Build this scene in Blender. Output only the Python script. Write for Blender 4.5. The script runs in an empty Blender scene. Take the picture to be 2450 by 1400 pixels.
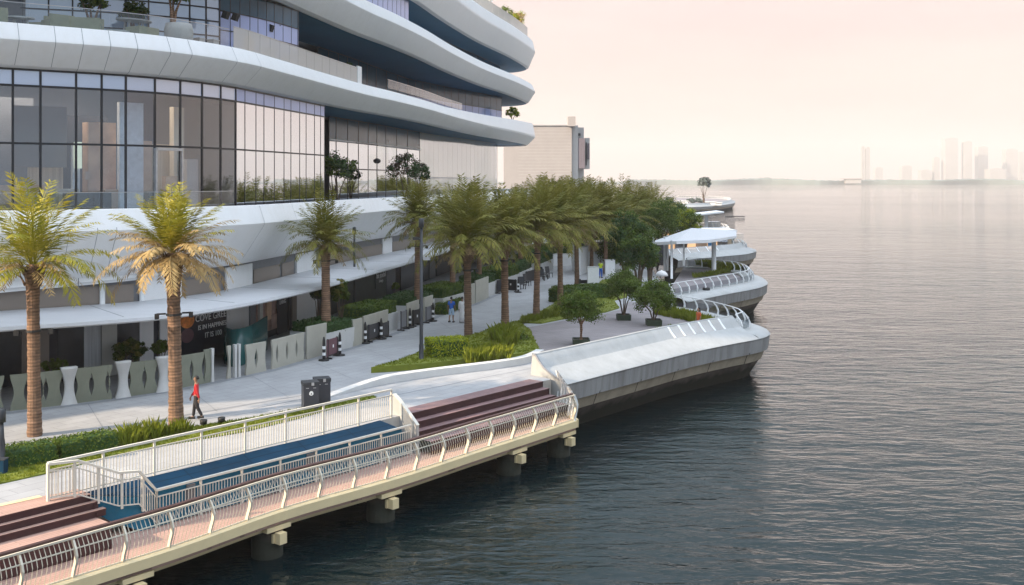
HAZE, SUN, EXPO, SKY = 0.00021, 5, 1.0, 1.28
import bpy, math, random
from mathutils import Vector, Matrix
R = random.Random(7)
PI = math.pi
SC = bpy.context.scene
COL = SC.collection
HZ, FPX, CX, CH = 430.0, 2500.0, 1225.0, 9.7      # horizon row, focal length in px, centre column, camera height
WATER = -2.9
def W(x, y, z=0.0):                                # a point of the photograph that lies at height z
    s = (y - HZ) / (CH - z)
    return Vector(((x - CX) / s, FPX / s, z))
def at(x, D, z=0.0):                               # column x at distance D
    return Vector(((x - CX) * D / FPX, D, z))
# ------------------------------------------------------------------ materials
MAT = {}
def mat(name, col, rough=0.6, var=0.12, scale=3.0, bump=0.0, bscale=None, metal=0.0, spec=0.5, col2=None, stretch=None, transl=0.0, sub=None):
    m = bpy.data.materials.new(name); m.use_nodes = True
    nt = m.node_tree; N = nt.nodes; L = nt.links
    b = N['Principled BSDF']
    b.inputs['Roughness'].default_value = rough
    b.inputs['Metallic'].default_value = metal
    b.inputs['Specular IOR Level'].default_value = spec
    tc = N.new('ShaderNodeTexCoord')
    mp = N.new('ShaderNodeMapping'); L.new(tc.outputs['Object'], mp.inputs['Vector'])
    if stretch: mp.inputs['Scale'].default_value = stretch
    nz = N.new('ShaderNodeTexNoise'); nz.inputs['Scale'].default_value = scale
    nz.inputs['Detail'].default_value = 6; nz.inputs['Roughness'].default_value = 0.65
    L.new(mp.outputs['Vector'], nz.inputs['Vector'])
    rp = N.new('ShaderNodeValToRGB'); L.new(nz.outputs['Fac'], rp.inputs['Fac'])
    c2 = col2 or tuple(min(1, c * (1 + var)) for c in col)
    c1 = tuple(c * (1 - var) for c in col) if not col2 else col
    rp.color_ramp.elements[0].position = 0.32; rp.color_ramp.elements[1].position = 0.68
    rp.color_ramp.elements[0].color = (*c1, 1); rp.color_ramp.elements[1].color = (*c2, 1)
    L.new(rp.outputs['Color'], b.inputs['Base Color'])
    if bump:
        n2 = N.new('ShaderNodeTexNoise'); n2.inputs['Scale'].default_value = bscale or scale * 8
        n2.inputs['Detail'].default_value = 4; L.new(mp.outputs['Vector'], n2.inputs['Vector'])
        bp = N.new('ShaderNodeBump'); bp.inputs['Strength'].default_value = bump; bp.inputs['Distance'].default_value = 0.03
        L.new(n2.outputs['Fac'], bp.inputs['Height']); L.new(bp.outputs['Normal'], b.inputs['Normal'])
    if transl:
        tr = N.new('ShaderNodeBsdfTranslucent'); L.new(rp.outputs['Color'], tr.inputs['Color'])
        mx = N.new('ShaderNodeMixShader'); mx.inputs[0].default_value = transl
        L.new(b.outputs[0], mx.inputs[1]); L.new(tr.outputs[0], mx.inputs[2])
        L.new(mx.outputs[0], N['Material Output'].inputs['Surface'])
    MAT[name] = m
    return m
def glass(name, tint, refl=0.3, rough=0.02, opaque=None, ior=1.55):
    m = bpy.data.materials.new(name); m.use_nodes = True
    nt = m.node_tree; N = nt.nodes; L = nt.links
    N.remove(N['Principled BSDF'])
    tr = N.new('ShaderNodeBsdfTransparent'); tr.inputs['Color'].default_value = (*tint, 1)
    gl = N.new('ShaderNodeBsdfGlossy'); gl.inputs['Roughness'].default_value = rough
    gl.inputs['Color'].default_value = (0.92, 0.95, 1, 1)
    base = tr
    if opaque:
        df = N.new('ShaderNodeBsdfDiffuse'); df.inputs['Color'].default_value = (*opaque, 1); base = df
    lw = N.new('ShaderNodeLayerWeight'); lw.inputs['Blend'].default_value = 0.35
    mr = N.new('ShaderNodeMapRange'); L.new(lw.outputs['Fresnel'], mr.inputs['Value'])
    mr.inputs['To Min'].default_value = refl; mr.inputs['To Max'].default_value = 1.0
    tc = N.new('ShaderNodeTexCoord'); nz = N.new('ShaderNodeTexNoise'); nz.inputs['Scale'].default_value = 0.35
    L.new(tc.outputs['Object'], nz.inputs['Vector'])
    bp = N.new('ShaderNodeBump'); bp.inputs['Strength'].default_value = 0.012; bp.inputs['Distance'].default_value = 0.1
    L.new(nz.outputs['Fac'], bp.inputs['Height']); L.new(bp.outputs['Normal'], gl.inputs['Normal'])
    mx = N.new('ShaderNodeMixShader'); ge = N.new('ShaderNodeNewGeometry'); iv = N.new('ShaderNodeMath'); iv.operation = 'SUBTRACT'; iv.inputs[0].default_value = 1.0; L.new(ge.outputs['Backfacing'], iv.inputs[1])
    mu = N.new('ShaderNodeMath'); mu.operation = 'MULTIPLY'; L.new(mr.outputs['Result'], mu.inputs[0]); L.new(iv.outputs[0], mu.inputs[1]); L.new(mu.outputs[0], mx.inputs[0])   # the inner face of a pane does not mirror
    L.new(base.outputs[0], mx.inputs[1]); L.new(gl.outputs[0], mx.inputs[2])
    L.new(mx.outputs[0], N['Material Output'].inputs['Surface'])
    MAT[name] = m
    return m
# colours
mat('white_panel', (0.82, 0.82, 0.82), 0.38, 0.02, 0.5, spec=0.4)
mat('white_paint', (0.78, 0.79, 0.79), 0.45, 0.05, 2)
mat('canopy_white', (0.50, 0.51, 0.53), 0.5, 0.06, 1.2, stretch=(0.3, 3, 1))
mat('joint', (0.22, 0.23, 0.25), 0.7)
mat('black_frame', (0.018, 0.02, 0.026), 0.4, spec=0.4)
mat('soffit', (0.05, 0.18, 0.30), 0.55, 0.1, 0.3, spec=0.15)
mat('pane_lavender', (0.42, 0.47, 0.72), 0.12, 0.06, 0.4, spec=0.3)  # lavender stands in for sky reflected in the upper panes
mat('pane_teal', (0.03, 0.095, 0.15), 0.2, 0.2, 0.5, spec=0.25)
mat('soffit_tan', (0.20, 0.17, 0.15), 0.6)
mat('interior', (0.24, 0.255, 0.29), 0.8, 0.1, 0.3)
mat('interior_dark', (0.05, 0.05, 0.06), 0.8)
mat('curtain', (0.70, 0.60, 0.46), 0.9, 0.2, 2, stretch=(4, 4, 0.1))
mat('room_wood', (0.66, 0.44, 0.30), 0.7, 0.2, 1)
mat('beige_wall', (0.80, 0.76, 0.66), 0.45, 0.04, 1.0, stretch=(2, 2, 0.2))
mat('mezz_brown', (0.235, 0.195, 0.165), 0.4, 0.05, 0.5)
mat('mezz_grey', (0.16, 0.165, 0.18), 0.4)
mat('shop_dark', (0.018, 0.02, 0.026), 0.25, 0.3, 0.8)
mat('shop_green', (0.022, 0.034, 0.03), 0.5, 0.3, 1.0)
mat('shop_cream', (0.55, 0.54, 0.50), 0.6, 0.05, 1)
mat('shop_ribbed', (0.50, 0.51, 0.52), 0.6, 0.25, 9, stretch=(1, 1, 0.02))
mat('shop_pink', (0.42, 0.27, 0.23), 0.7, 0.35, 1.5)
mat('navy_sign', (0.012, 0.014, 0.028), 0.5)
mat('sign_white', (0.8, 0.8, 0.8), 0.6)
mat('orange_print', (0.75, 0.22, 0.04), 0.6, 0.4, 3)
mat('paving', (0.335, 0.34, 0.35), 0.75, 0.10, 0.5, bump=0.15, bscale=6)
mat('paving_band', (0.21, 0.22, 0.235), 0.75, 0.1, 1)
mat('plaza', (0.24, 0.215, 0.22), 0.8, 0.10, 0.5, bump=0.15, bscale=6)
mat('concrete', (0.42, 0.40, 0.37), 0.8, 0.18, 0.9, bump=0.25, bscale=9)
mat('hull_white', (0.37, 0.375, 0.37), 0.5, 0.10, 0.5, stretch=(1, 1, .4))
mat('hull_panel', (0.29, 0.285, 0.28), 0.6, 0.16, 0.9, stretch=(1, 1, 0.3))
mat('hull_sand', (0.42, 0.35, 0.26), 0.8, 0.2, 0.9)
mat('hull_dark', (0.13, 0.105, 0.09), 0.85, 0.3, 0.9, bump=0.3)
mat('deck_pink', (0.42, 0.265, 0.215), 0.7, 0.08, 1.2, bump=0.1)
mat('step_brown', (0.21, 0.125, 0.125), 0.6, 0.15, 2, stretch=(1, 1, 1), bump=0.1)
mat('riser_dark', (0.05, 0.016, 0.018), 0.6, 0.2, 2)
mat('cream_metal', (0.72, 0.58, 0.34), 0.5, 0.06, 1)
mat('pile', (0.10, 0.078, 0.066), 0.9, 0.3, 1.5, bump=0.4, bscale=12)
mat('rail_cream', (0.62, 0.57, 0.46), 0.45, 0.04, 2)
mat('rail_white', (0.60, 0.57, 0.50), 0.45, 0.04, 2)
mat('rail_wood', (0.055, 0.025, 0.025), 0.5, 0.3, 4)
mat('blue_tarp', (0.003, 0.12, 0.21), 0.7, 0.25, 0.5, bump=0.1, bscale=3)
mat('blue_dark', (0.001, 0.033, 0.072), 0.75, 0.25, 0.5, spec=0.2)
mat('screen_green', (0.205, 0.215, 0.165), 0.75, 0.10, 1.2, bump=0.15)
mat('screen_beige', (0.40, 0.385, 0.33), 0.75, 0.08, 1.2, bump=0.15)
mat('planter_white', (0.54, 0.54, 0.53), 0.65, 0.06, 1.2)
mat('planter_green', (0.030, 0.048, 0.026), 0.6, 0.2, 2)
mat('soil', (0.05, 0.035, 0.025), 0.9)
mat('teal_glass', (0.02, 0.10, 0.10), 0.2, 0.2, 0.6)
mat('maroon', (0.13, 0.06, 0.075), 0.6)
mat('charcoal', (0.03, 0.033, 0.04), 0.5, 0.2, 2)
mat('lamp_grey', (0.022, 0.026, 0.032), 0.45)
mat('rubber', (0.012, 0.012, 0.013), 0.6)
mat('bin_dark', (0.035, 0.038, 0.05), 0.4, 0.1, 1)
mat('steel', (0.45, 0.45, 0.46), 0.35, metal=0.6)
mat('trunk', (0.235, 0.14, 0.088), 0.9, 0.42, 2.2, bump=0.9, bscale=14, stretch=(1, 1, 4))
mat('bark', (0.11, 0.075, 0.05), 0.9, 0.3, 3, bump=0.5)
mat('frond', (0.105, 0.125, 0.014), 0.6, 0.45, 0.9, col2=(0.30, 0.255, 0.05), transl=0.3, spec=.25)
mat('frond_sun', (0.15, 0.18, 0.016), 0.5, 0.4, 0.9, col2=(0.44, 0.37, 0.04), transl=0.35, spec=.3)  # sunlit copy of frond, sunshine worked into a brighter, yellower colour
mat('frond_dry', (0.15, 0.10, 0.04), 0.8, 0.3, 1.2, col2=(0.30, 0.21, 0.09), transl=0.2)
mat('frond_straw', (0.30, 0.20, 0.075), 0.8, 0.3, 1.2, col2=(0.46, 0.33, 0.14), transl=0.2)
mat('leaf_dark', (0.028, 0.062, 0.006), 0.65, 0.4, 1.3, spec=.25, col2=(0.11, 0.165, 0.014), transl=0.2)
mat('leaf_mid', (0.05, 0.085, 0.010), 0.65, 0.4, 1.3, spec=.25, col2=(0.13, 0.18, 0.02), transl=0.2)
mat('leaf_lime', (0.20, 0.26, 0.010), 0.65, 0.4, 1.3, spec=.25, col2=(0.42, 0.42, 0.02), transl=0.25)
mat('leaf_deep', (0.014, 0.050, 0.007), 0.7, 0.4, 2.0, col2=(0.04, 0.10, 0.014), transl=0.15)
mat('grass', (0.12, 0.165, 0.010), 0.7, 0.35, 1.0, spec=.25, col2=(0.24, 0.26, 0.025), transl=0.25)
mat('turf', (0.11, 0.14, 0.010), 0.9, 0.3, 1.5, col2=(0.19, 0.21, 0.02), bump=0.6, bscale=30)
mat('olive_cushion', (0.24, 0.25, 0.175), 0.85, 0.08, 2)
mat('grey_cushion', (0.40, 0.41, 0.41), 0.85, 0.08, 2)
mat('teak', (0.42, 0.28, 0.18), 0.6, 0.15, 3)
mat('skin', (0.30, 0.17, 0.11), 0.55, 0.05, 3)
mat('hair', (0.010, 0.008, 0.008), 0.5)
mat('red_cloth', (0.42, 0.012, 0.02), 0.8)
mat('black_cloth', (0.015, 0.014, 0.017), 0.8)
mat('blue_cloth', (0.02, 0.12, 0.52), 0.8)
mat('sky_cloth', (0.42, 0.58, 0.75), 0.8)
mat('white_cloth', (0.74, 0.73, 0.72), 0.8)
mat('orange_cloth', (0.55, 0.10, 0.03), 0.8)
mat('hivis', (0.55, 0.68, 0.03), 0.7)
mat('hazy_stone', (0.33, 0.305, 0.295), 0.8, 0.05, 0.4)
mat('stone_light', (0.42, 0.41, 0.40), 0.8, 0.05, 0.4)
mat('slate_panel', (0.15, 0.13, 0.15), 0.5)
mat('far_green', (0.11, 0.145, 0.135), 0.9, 0.3, 0.02)
mat('tower', (0.33, 0.32, 0.31), 0.6, 0.1, 0.02)
mat('warm_wall', (0.66, 0.52, 0.36), 0.7, 0.15, 0.8)
mat('land', (0.30, 0.28, 0.25), 0.9, 0.2, 0.1)
mat('orange_sign', (0.60, 0.14, 0.06), 0.6)
mat('blue_sign', (0.06, 0.22, 0.42), 0.6)
glass('glass_clear', (0.82, 0.86, 0.90), 0.11)
glass('glass_sky', (0, 0, 0), 0.20, 0.03, opaque=(0.34, 0.46, 0.66))  # opaque blue base: the reflected sky is put into the pane colour
glass('glass_mirror', (0.30, 0.34, 0.38), 0.72)
glass('glass_dark', (0, 0, 0), 0.13, 0.03, opaque=(0.022, 0.07, 0.125))
glass('glass_rail', (0.94, 0.96, 0.96), 0.03)
glass('glass_frost', (0.78, 0.80, 0.78), 0.10, 0.25)
_n = MAT['glass_frost'].node_tree; _o = _n.nodes['Material Output']; _a = _o.inputs['Surface'].links[0].from_socket
_d = _n.nodes.new('ShaderNodeBsdfDiffuse'); _d.inputs['Color'].default_value = (0.62, 0.59, 0.55, 1); _x = _n.nodes.new('ShaderNodeMixShader'); _x.inputs[0].default_value = .5
_n.links.new(_a, _x.inputs[1]); _n.links.new(_d.outputs[0], _x.inputs[2]); _n.links.new(_x.outputs[0], _o.inputs['Surface'])
glass('spandrel', (0, 0, 0), 0.22, 0.12, opaque=(0.42, 0.49, 0.66))
glass('spandrel_dark', (0, 0, 0), 0.10, 0.15, opaque=(0.025, 0.085, 0.135))
glass('cream_glass', (0, 0, 0), 0.38, 0.06, opaque=(0.62, 0.57, 0.45))
glass('glass_grey', (0.55, 0.58, 0.60), 0.03, 0.1)
# ------------------------------------------------------------------ mesh builder
class MB:
    def __init__(s): s.v = []; s.f = []; s.m = []; s.mats = []
    def mi(s, m):
        if m not in s.mats: s.mats.append(m)
        return s.mats.index(m)
    def quadstrip(s, rows, m, closed=False, loop=False):
        i0 = len(s.v); n = len(rows[0]); k = s.mi(m)
        for r in rows: s.v.extend([tuple(p) for p in r])
        nr = len(rows)
        for a in range(nr if loop else nr - 1):
            b = (a + 1) % nr
            for j in range(n if closed else n - 1):
                j2 = (j + 1) % n
                s.f.append((i0 + a * n + j, i0 + a * n + j2, i0 + b * n + j2, i0 + b * n + j)); s.m.append(k)
        return i0
    def poly(s, pts, m):
        i0 = len(s.v); s.v.extend([tuple(p) for p in pts]); s.f.append(tuple(range(i0, i0 + len(pts)))); s.m.append(s.mi(m))
    def box(s, c, size, m, rz=0.0, M=None):
        x, y, z = size[0] / 2, size[1] / 2, size[2] / 2
        M = M or Matrix.Rotation(rz, 3, 'Z'); c = Vector(c)
        P = [c + M @ Vector((a * x, b * y, d * z)) for d in (-1, 1) for a, b in ((-1, -1), (1, -1), (1, 1), (-1, 1))]
        i0 = len(s.v); s.v.extend([tuple(p) for p in P]); k = s.mi(m)
        for f in ((3, 2, 1, 0), (4, 5, 6, 7), (0, 1, 5, 4), (1, 2, 6, 5), (2, 3, 7, 6), (3, 0, 4, 7)):
            s.f.append(tuple(i0 + q for q in f)); s.m.append(k)
    def prism(s, poly, z0, z1, m, mt=None, zf=None):
        n = len(poly); i0 = len(s.v); k = s.mi(m); kt = s.mi(mt or m)
        s.v.extend([(p[0], p[1], z0) for p in poly]); s.v.extend([(p[0], p[1], z1) for p in poly])
        s.f.append(tuple(i0 + j for j in reversed(range(n)))); s.m.append(k)
        s.f.append(tuple(i0 + n + j for j in range(n))); s.m.append(kt)
        for j in range(n):
            j2 = (j + 1) % n
            s.f.append((i0 + j, i0 + j2, i0 + n + j2, i0 + n + j)); s.m.append(k)
    def beam(s, a, b, w, h, m, up=Vector((0, 0, 1))):
        a = Vector(a); b = Vector(b); d = (b - a)
        if d.length < 1e-6: return
        d.normalize(); side = d.cross(up)
        if side.length < 1e-4: side = Vector((1, 0, 0))
        side.normalize(); u = side.cross(d)
        rows = [[p + side * (sx * w / 2) + u * (sz * h / 2) for sx, sz in ((-1, -1), (1, -1), (1, 1), (-1, 1))] for p in (a, b)]
        i0 = s.quadstrip(rows, m, closed=True); k = s.mi(m)
        s.f.append((i0, i0 + 1, i0 + 2, i0 + 3)); s.m.append(k); s.f.append((i0 + 7, i0 + 6, i0 + 5, i0 + 4)); s.m.append(k)
    def tube(s, pts, r, m, n=8, cap=True):
        pts = [Vector(p) for p in pts]; rows = []
        rr = r if isinstance(r, (list, tuple)) else [r] * len(pts)
        for i, p in enumerate(pts):
            d = (pts[min(i + 1, len(pts) - 1)] - pts[max(i - 1, 0)]).normalized()
            a = d.cross(Vector((0, 0, 1)))
            if a.length < 1e-3: a = Vector((1, 0, 0))
            a.normalize(); b = a.cross(d)
            rows.append([p + (a * math.cos(2 * PI * j / n) + b * math.sin(2 * PI * j / n)) * rr[i] for j in range(n)])
        i0 = s.quadstrip(rows, m, closed=True)
        if cap:
            k = s.mi(m); e = i0 + (len(pts) - 1) * n
            s.f.append(tuple(i0 + j for j in range(n))); s.m.append(k)
            s.f.append(tuple(e + j for j in reversed(range(n)))); s.m.append(k)
    def lathe(s, c, prof, m, n=14, sq=0):
        c = Vector(c); rows = []
        for r, z in prof:
            rows.append([c + Vector((r * math.cos(2 * PI * j / n + sq), r * math.sin(2 * PI * j / n + sq), z)) for j in range(n)])
        i0 = s.quadstrip(rows, m, closed=True); k = s.mi(m); e = i0 + (len(prof) - 1) * n
        s.f.append(tuple(i0 + j for j in reversed(range(n)))); s.m.append(k)
        s.f.append(tuple(e + j for j in range(n))); s.m.append(k)
    def build(s, name, parent=None, smooth=False, loc=None, **tags):
        me = bpy.data.meshes.new(name)
        if loc is not None:
            l = Vector(loc); s.v = [(p[0] - l.x, p[1] - l.y, p[2] - l.z) for p in s.v]
        me.from_pydata(s.v, [], s.f); me.update()
        for m in s.mats: me.materials.append(MAT[m])
        me.polygons.foreach_set('material_index', s.m)
        if smooth: me.polygons.foreach_set('use_smooth', [True] * len(s.f))
        o = bpy.data.objects.new(name, me); COL.objects.link(o)
        if parent is not None: o.parent = parent
        if loc is not None: o.location = loc
        for k, v in tags.items(): o[k] = v
        return o
def link_part(name, me, parent, loc=(0, 0, 0), rz=0.0):
    o = bpy.data.objects.new(name, me); COL.objects.link(o); o.parent = parent; o.location = loc; o.rotation_euler = (0, 0, rz)
    return o
def thing(name, label, cat, loc=(0, 0, 0), rz=0.0, group=None, scale=1.0):
    o = bpy.data.objects.new(name, None); COL.objects.link(o); o.empty_display_size = 0.3
    o.location = loc; o.rotation_euler = (0, 0, rz); o.scale = (scale,) * 3
    o['label'] = label; o['category'] = cat
    if group: o['group'] = group
    return o
def tag(o, label, cat, group=None):
    o['label'] = label; o['category'] = cat
    if group: o['group'] = group
    return o
def copy_tree(src, parent=None):
    c = src.copy(); COL.objects.link(c)
    if parent is not None: c.parent = parent
    for ch in list(src.children): copy_tree(ch, c)
    return c
# ------------------------------------------------------------------ plan curves
def crom(P, n=12):
    P = [Vector((p[0], p[1])) for p in P]; out = []
    for i in range(len(P) - 1):
        a = P[max(i - 1, 0)]; b = P[i]; c = P[i + 1]; d = P[min(i + 2, len(P) - 1)]
        for k in range(n):
            t = k / n
            out.append(0.5 * ((2 * b) + (c - a) * t + (2 * a - 5 * b + 4 * c - d) * t * t + (3 * b - a - 3 * c + d) * t ** 3))
    out.append(P[-1]); return out
class Curve:
    def __init__(s, pts, smooth=True):
        s.p = crom(pts) if smooth else [Vector((q[0], q[1])) for q in pts]
        s.s = [0.0]
        for i in range(1, len(s.p)): s.s.append(s.s[-1] + (s.p[i] - s.p[i - 1]).length)
        s.len = s.s[-1]
        s.n = []
        for i in range(len(s.p)):
            d = (s.p[min(i + 1, len(s.p) - 1)] - s.p[max(i - 1, 0)]).normalized()
            s.n.append(Vector((d.y, -d.x)))
    def fr(s, q):
        q = max(0, min(s.len, q)); import bisect
        i = min(max(bisect.bisect_right(s.s, q) - 1, 0), len(s.p) - 2)
        t = (q - s.s[i]) / max(1e-9, s.s[i + 1] - s.s[i])
        return s.p[i].lerp(s.p[i + 1], t), s.n[i].lerp(s.n[i + 1], t).normalized()
    def at(s, q, off=0.0, z=0.0):
        p, n = s.fr(q); return Vector((p.x + n.x * off, p.y + n.y * off, z))
    def rz(s, q):
        p, n = s.fr(q); return math.atan2(n.x, -n.y)       # local x runs along the curve, local -y faces outward
    hi = None
    def find(s, px, off=0.0, lo=0.0, hi=None):
        hi = (s.hi or s.len) if hi is None else hi; best = None; k = 400
        for i in range(k + 1):
            q = lo + (hi - lo) * i / k; p = s.at(q, off); e = abs(CX + FPX * p.x / p.y - px)
            if best is None or e < best[0]: best = (e, q)
        return best[1]
    def stations(s, a, b, ds):
        n = max(1, int(math.ceil((b - a) / ds))); return [a + (b - a) * i / n for i in range(n + 1)]
def sweep(mb, cv, a, b, ds, prof, m, mcb=None):
    rows = [[cv.at(q, o, z) for o, z in prof(q)] for q in cv.stations(a, b, ds)]
    n = len(rows[0])
    if isinstance(m, str): mb.quadstrip(rows, m)
    else:
        for j in range(n - 1): mb.quadstrip([[r[j], r[j + 1]] for r in rows], m[j])
    return rows
def lerp(a, b, t): t = max(0, min(1, t)); return a + (b - a) * t

def glow(name, col, st):
    m = bpy.data.materials.new(name); m.use_nodes = True; b = m.node_tree.nodes['Principled BSDF']; b.inputs['Base Color'].default_value = (*col, 1); b.inputs['Emission Color'].default_value = (*col, 1); b.inputs['Emission Strength'].default_value = st; MAT[name] = m
glow('added_lamp_panel', (1.0, 0.80, 0.60), 13.0)
glow('lit_room', (0.95, 0.58, 0.30), 0.45)
glow('lit_lamp', (0.85, 0.88, 0.62), 0.3)
# weathering: faint vertical streaks on the white cladding
for _k in ('white_panel', 'hull_white', 'hull_panel'):
    _t = MAT[_k].node_tree; _b = _t.nodes['Principled BSDF']; _s = _b.inputs['Base Color'].links[0].from_socket
    _c = _t.nodes.new('ShaderNodeTexCoord'); _p = _t.nodes.new('ShaderNodeMapping'); _p.inputs['Scale'].default_value = (1.6, 1.6, .12); _z = _t.nodes.new('ShaderNodeTexNoise'); _z.inputs['Scale'].default_value = 1.6; _z.inputs['Detail'].default_value = 5
    _r = _t.nodes.new('ShaderNodeValToRGB'); _r.color_ramp.elements[0].position = .3; _r.color_ramp.elements[0].color = (.965, .96, .95, 1) if _k == 'white_panel' else (.92, .915, .90, 1) if _k == 'hull_white' else (.74, .72, .69, 1); _r.color_ramp.elements[1].position = .55; _r.color_ramp.elements[1].color = (1, 1, 1, 1)
    _m = _t.nodes.new('ShaderNodeMix'); _m.data_type = 'RGBA'; _m.blend_type = 'MULTIPLY'; _m.inputs[0].default_value = 1
    _t.links.new(_c.outputs['Object'], _p.inputs[0]); _t.links.new(_p.outputs[0], _z.inputs['Vector']); _t.links.new(_z.outputs['Fac'], _r.inputs[0]); _t.links.new(_s, _m.inputs[6]); _t.links.new(_r.outputs[0], _m.inputs[7]); _t.links.new(_m.outputs[2], _b.inputs['Base Color'])

def bricks(k, w, h, rot, dark, mort=.012, off=.5):
    t = MAT[k].node_tree; b = t.nodes['Principled BSDF']; s = b.inputs['Base Color'].links[0].from_socket
    c = t.nodes.new('ShaderNodeTexCoord'); p = t.nodes.new('ShaderNodeMapping'); p.inputs['Rotation'].default_value = (0, 0, rot); q = t.nodes.new('ShaderNodeTexBrick')
    q.inputs['Scale'].default_value = 1; q.inputs['Brick Width'].default_value = w; q.inputs['Row Height'].default_value = h; q.inputs['Mortar Size'].default_value = mort; q.offset = off
    q.inputs['Color1'].default_value = (1, 1, 1, 1); q.inputs['Color2'].default_value = (.9, .9, .9, 1); q.inputs['Mortar'].default_value = (dark, dark, dark, 1)
    m = t.nodes.new('ShaderNodeMix'); m.data_type = 'RGBA'; m.blend_type = 'MULTIPLY'; m.inputs[0].default_value = 1
    t.links.new(c.outputs['Object'], p.inputs[0]); t.links.new(p.outputs[0], q.inputs['Vector']); t.links.new(s, m.inputs[6]); t.links.new(q.outputs['Color'], m.inputs[7]); t.links.new(m.outputs[2], b.inputs['Base Color'])
bricks('paving', 1.2, .6, -.95, .62); bricks('plaza', 1.2, .6, -.6, .6); bricks('deck_pink', 3.0, .14, -.882, .55, .010); bricks('step_brown', 3.4, .14, -.882, .5, .010); bricks('blue_dark', 2.4, 40, -.882, .55, .02, 0)
for _k in ('hull_dark', 'pile', 'concrete', 'hull_sand'):     # ragged tide line: algae and wet staining below it
    _t = MAT[_k].node_tree; _b = _t.nodes['Principled BSDF']; _s = _b.inputs['Base Color'].links[0].from_socket
    _g = _t.nodes.new('ShaderNodeNewGeometry'); _x = _t.nodes.new('ShaderNodeSeparateXYZ'); _z = _t.nodes.new('ShaderNodeTexNoise'); _z.inputs['Scale'].default_value = 1.3; _z.inputs['Detail'].default_value = 6
    _a = _t.nodes.new('ShaderNodeMath'); _a.operation = 'MULTIPLY_ADD'; _a.inputs[1].default_value = -.9
    _r = _t.nodes.new('ShaderNodeMapRange'); _r.inputs['From Min'].default_value = -2.75; _r.inputs['From Max'].default_value = -2.35
    _m = _t.nodes.new('ShaderNodeMix'); _m.data_type = 'RGBA'; _m.inputs[6].default_value = (.018, .02, .012, 1)
    _t.links.new(_g.outputs['Position'], _x.inputs[0]); _t.links.new(_g.outputs['Position'], _z.inputs['Vector']); _t.links.new(_z.outputs['Fac'], _a.inputs[0]); _t.links.new(_x.outputs['Z'], _a.inputs[2])
    _t.links.new(_a.outputs[0], _r.inputs['Value']); _t.links.new(_r.outputs[0], _m.inputs[0]); _t.links.new(_s, _m.inputs[7]); _t.links.new(_m.outputs[2], _b.inputs['Base Color'])

_t = MAT['trunk'].node_tree; _b = _t.nodes['Principled BSDF']; _s = _b.inputs['Base Color'].links[0].from_socket     # each trunk weathered a little differently
_o = _t.nodes.new('ShaderNodeObjectInfo'); _r = _t.nodes.new('ShaderNodeMapRange'); _r.inputs['To Min'].default_value = .72; _r.inputs['To Max'].default_value = 1.2
_h = _t.nodes.new('ShaderNodeHueSaturation'); _t.links.new(_o.outputs['Random'], _r.inputs['Value']); _t.links.new(_r.outputs[0], _h.inputs['Value']); _t.links.new(_s, _h.inputs['Color']); _t.links.new(_h.outputs[0], _b.inputs['Base Color'])
_w = _t.nodes.new('ShaderNodeTexWave'); _w.wave_type = 'BANDS'; _w.bands_direction = 'Z'; _w.inputs['Scale'].default_value = 2.6; _w.inputs['Distortion'].default_value = 2.5; _w.inputs['Detail'].default_value = 3
_c = _t.nodes.new('ShaderNodeTexCoord'); _t.links.new(_c.outputs['Object'], _w.inputs['Vector']); _q = _t.nodes.new('ShaderNodeMapRange'); _q.inputs['To Min'].default_value = .62; _q.inputs['To Max'].default_value = 1.12
_m = _t.nodes.new('ShaderNodeMix'); _m.data_type = 'RGBA'; _m.blend_type = 'MULTIPLY'; _m.inputs[0].default_value = 1; _t.links.new(_w.outputs['Fac'], _q.inputs['Value']); _t.links.new(_h.outputs[0], _m.inputs[6]); _t.links.new(_q.outputs[0], _m.inputs[7]); _t.links.new(_m.outputs[2], _b.inputs['Base Color'])
def part(mb, name, t, smooth=False, **tags):       # a mesh in world coordinates becomes a child of the (unrotated) thing t
    l = t.location
    mb.v = [(p[0] - l.x, p[1] - l.y, p[2] - l.z) for p in mb.v]
    return mb.build(name, t, smooth, **tags)
def subpart(mb, name, t, par, smooth=False):
    l = t.location
    mb.v = [(p[0] - l.x, p[1] - l.y, p[2] - l.z) for p in mb.v]
    return mb.build(name, par, smooth)
# ================================================================== the large building
F = Curve([(-61, 17.5), (-53, 25), (-44, 32.5), (-36, 39), (-28, 45), (-23.4, 48.4), (-18.6, 52.2), (-15.9, 57), (-14.7, 63), (-13.5, 70.5), (-12.0, 79), (-10.4, 86), (-8.7, 95),  # left end carried on out of view so that it shades the promenade
           (-7, 106), (-4.2, 121), (-0.6, 136), (1.9, 149), (1.7, 153.5), (-0.5, 156.5), (-6, 158), (-30, 159)])
TIP = F.find(1262, 0, 90, 192)
F.hi = TIP + 3
B = thing('waterfront_building', 'large white building with curved floor bands and glass walls beside the promenade', 'building', (-20, 62, 0))
back = [(-40, 159), (-85, 120), (-85, 60), (-82, 20)]
def floorpoly(off): return [tuple(F.at(q, off)[:2]) for q in F.stations(0, F.len, 2.0)] + back
for z0, z1 in ((-0.0 + 0.02, 0.06), (7.6, 7.9), (15.0, 15.9), (20.8, 22.3), (25.9, 28.9)):
    mb = MB(); mb.prism(floorpoly(-0.05 if z0 > 20 else 0.2 if 7 < z0 < 9 else -0.02 if z0 > 1 else -0.5), z0, z1, 'interior' if z0 < 20 else 'white_panel'); part(mb, 'floor_slab', B)
mb = MB(); mb.prism([tuple(F.at(q, -7.5)[:2]) for q in F.stations(0, F.len - 14, 3)] + [(-76, 120), (-80, 30)], 0.1, 29.5, 'interior'); part(mb, 'core_wall', B)
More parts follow.
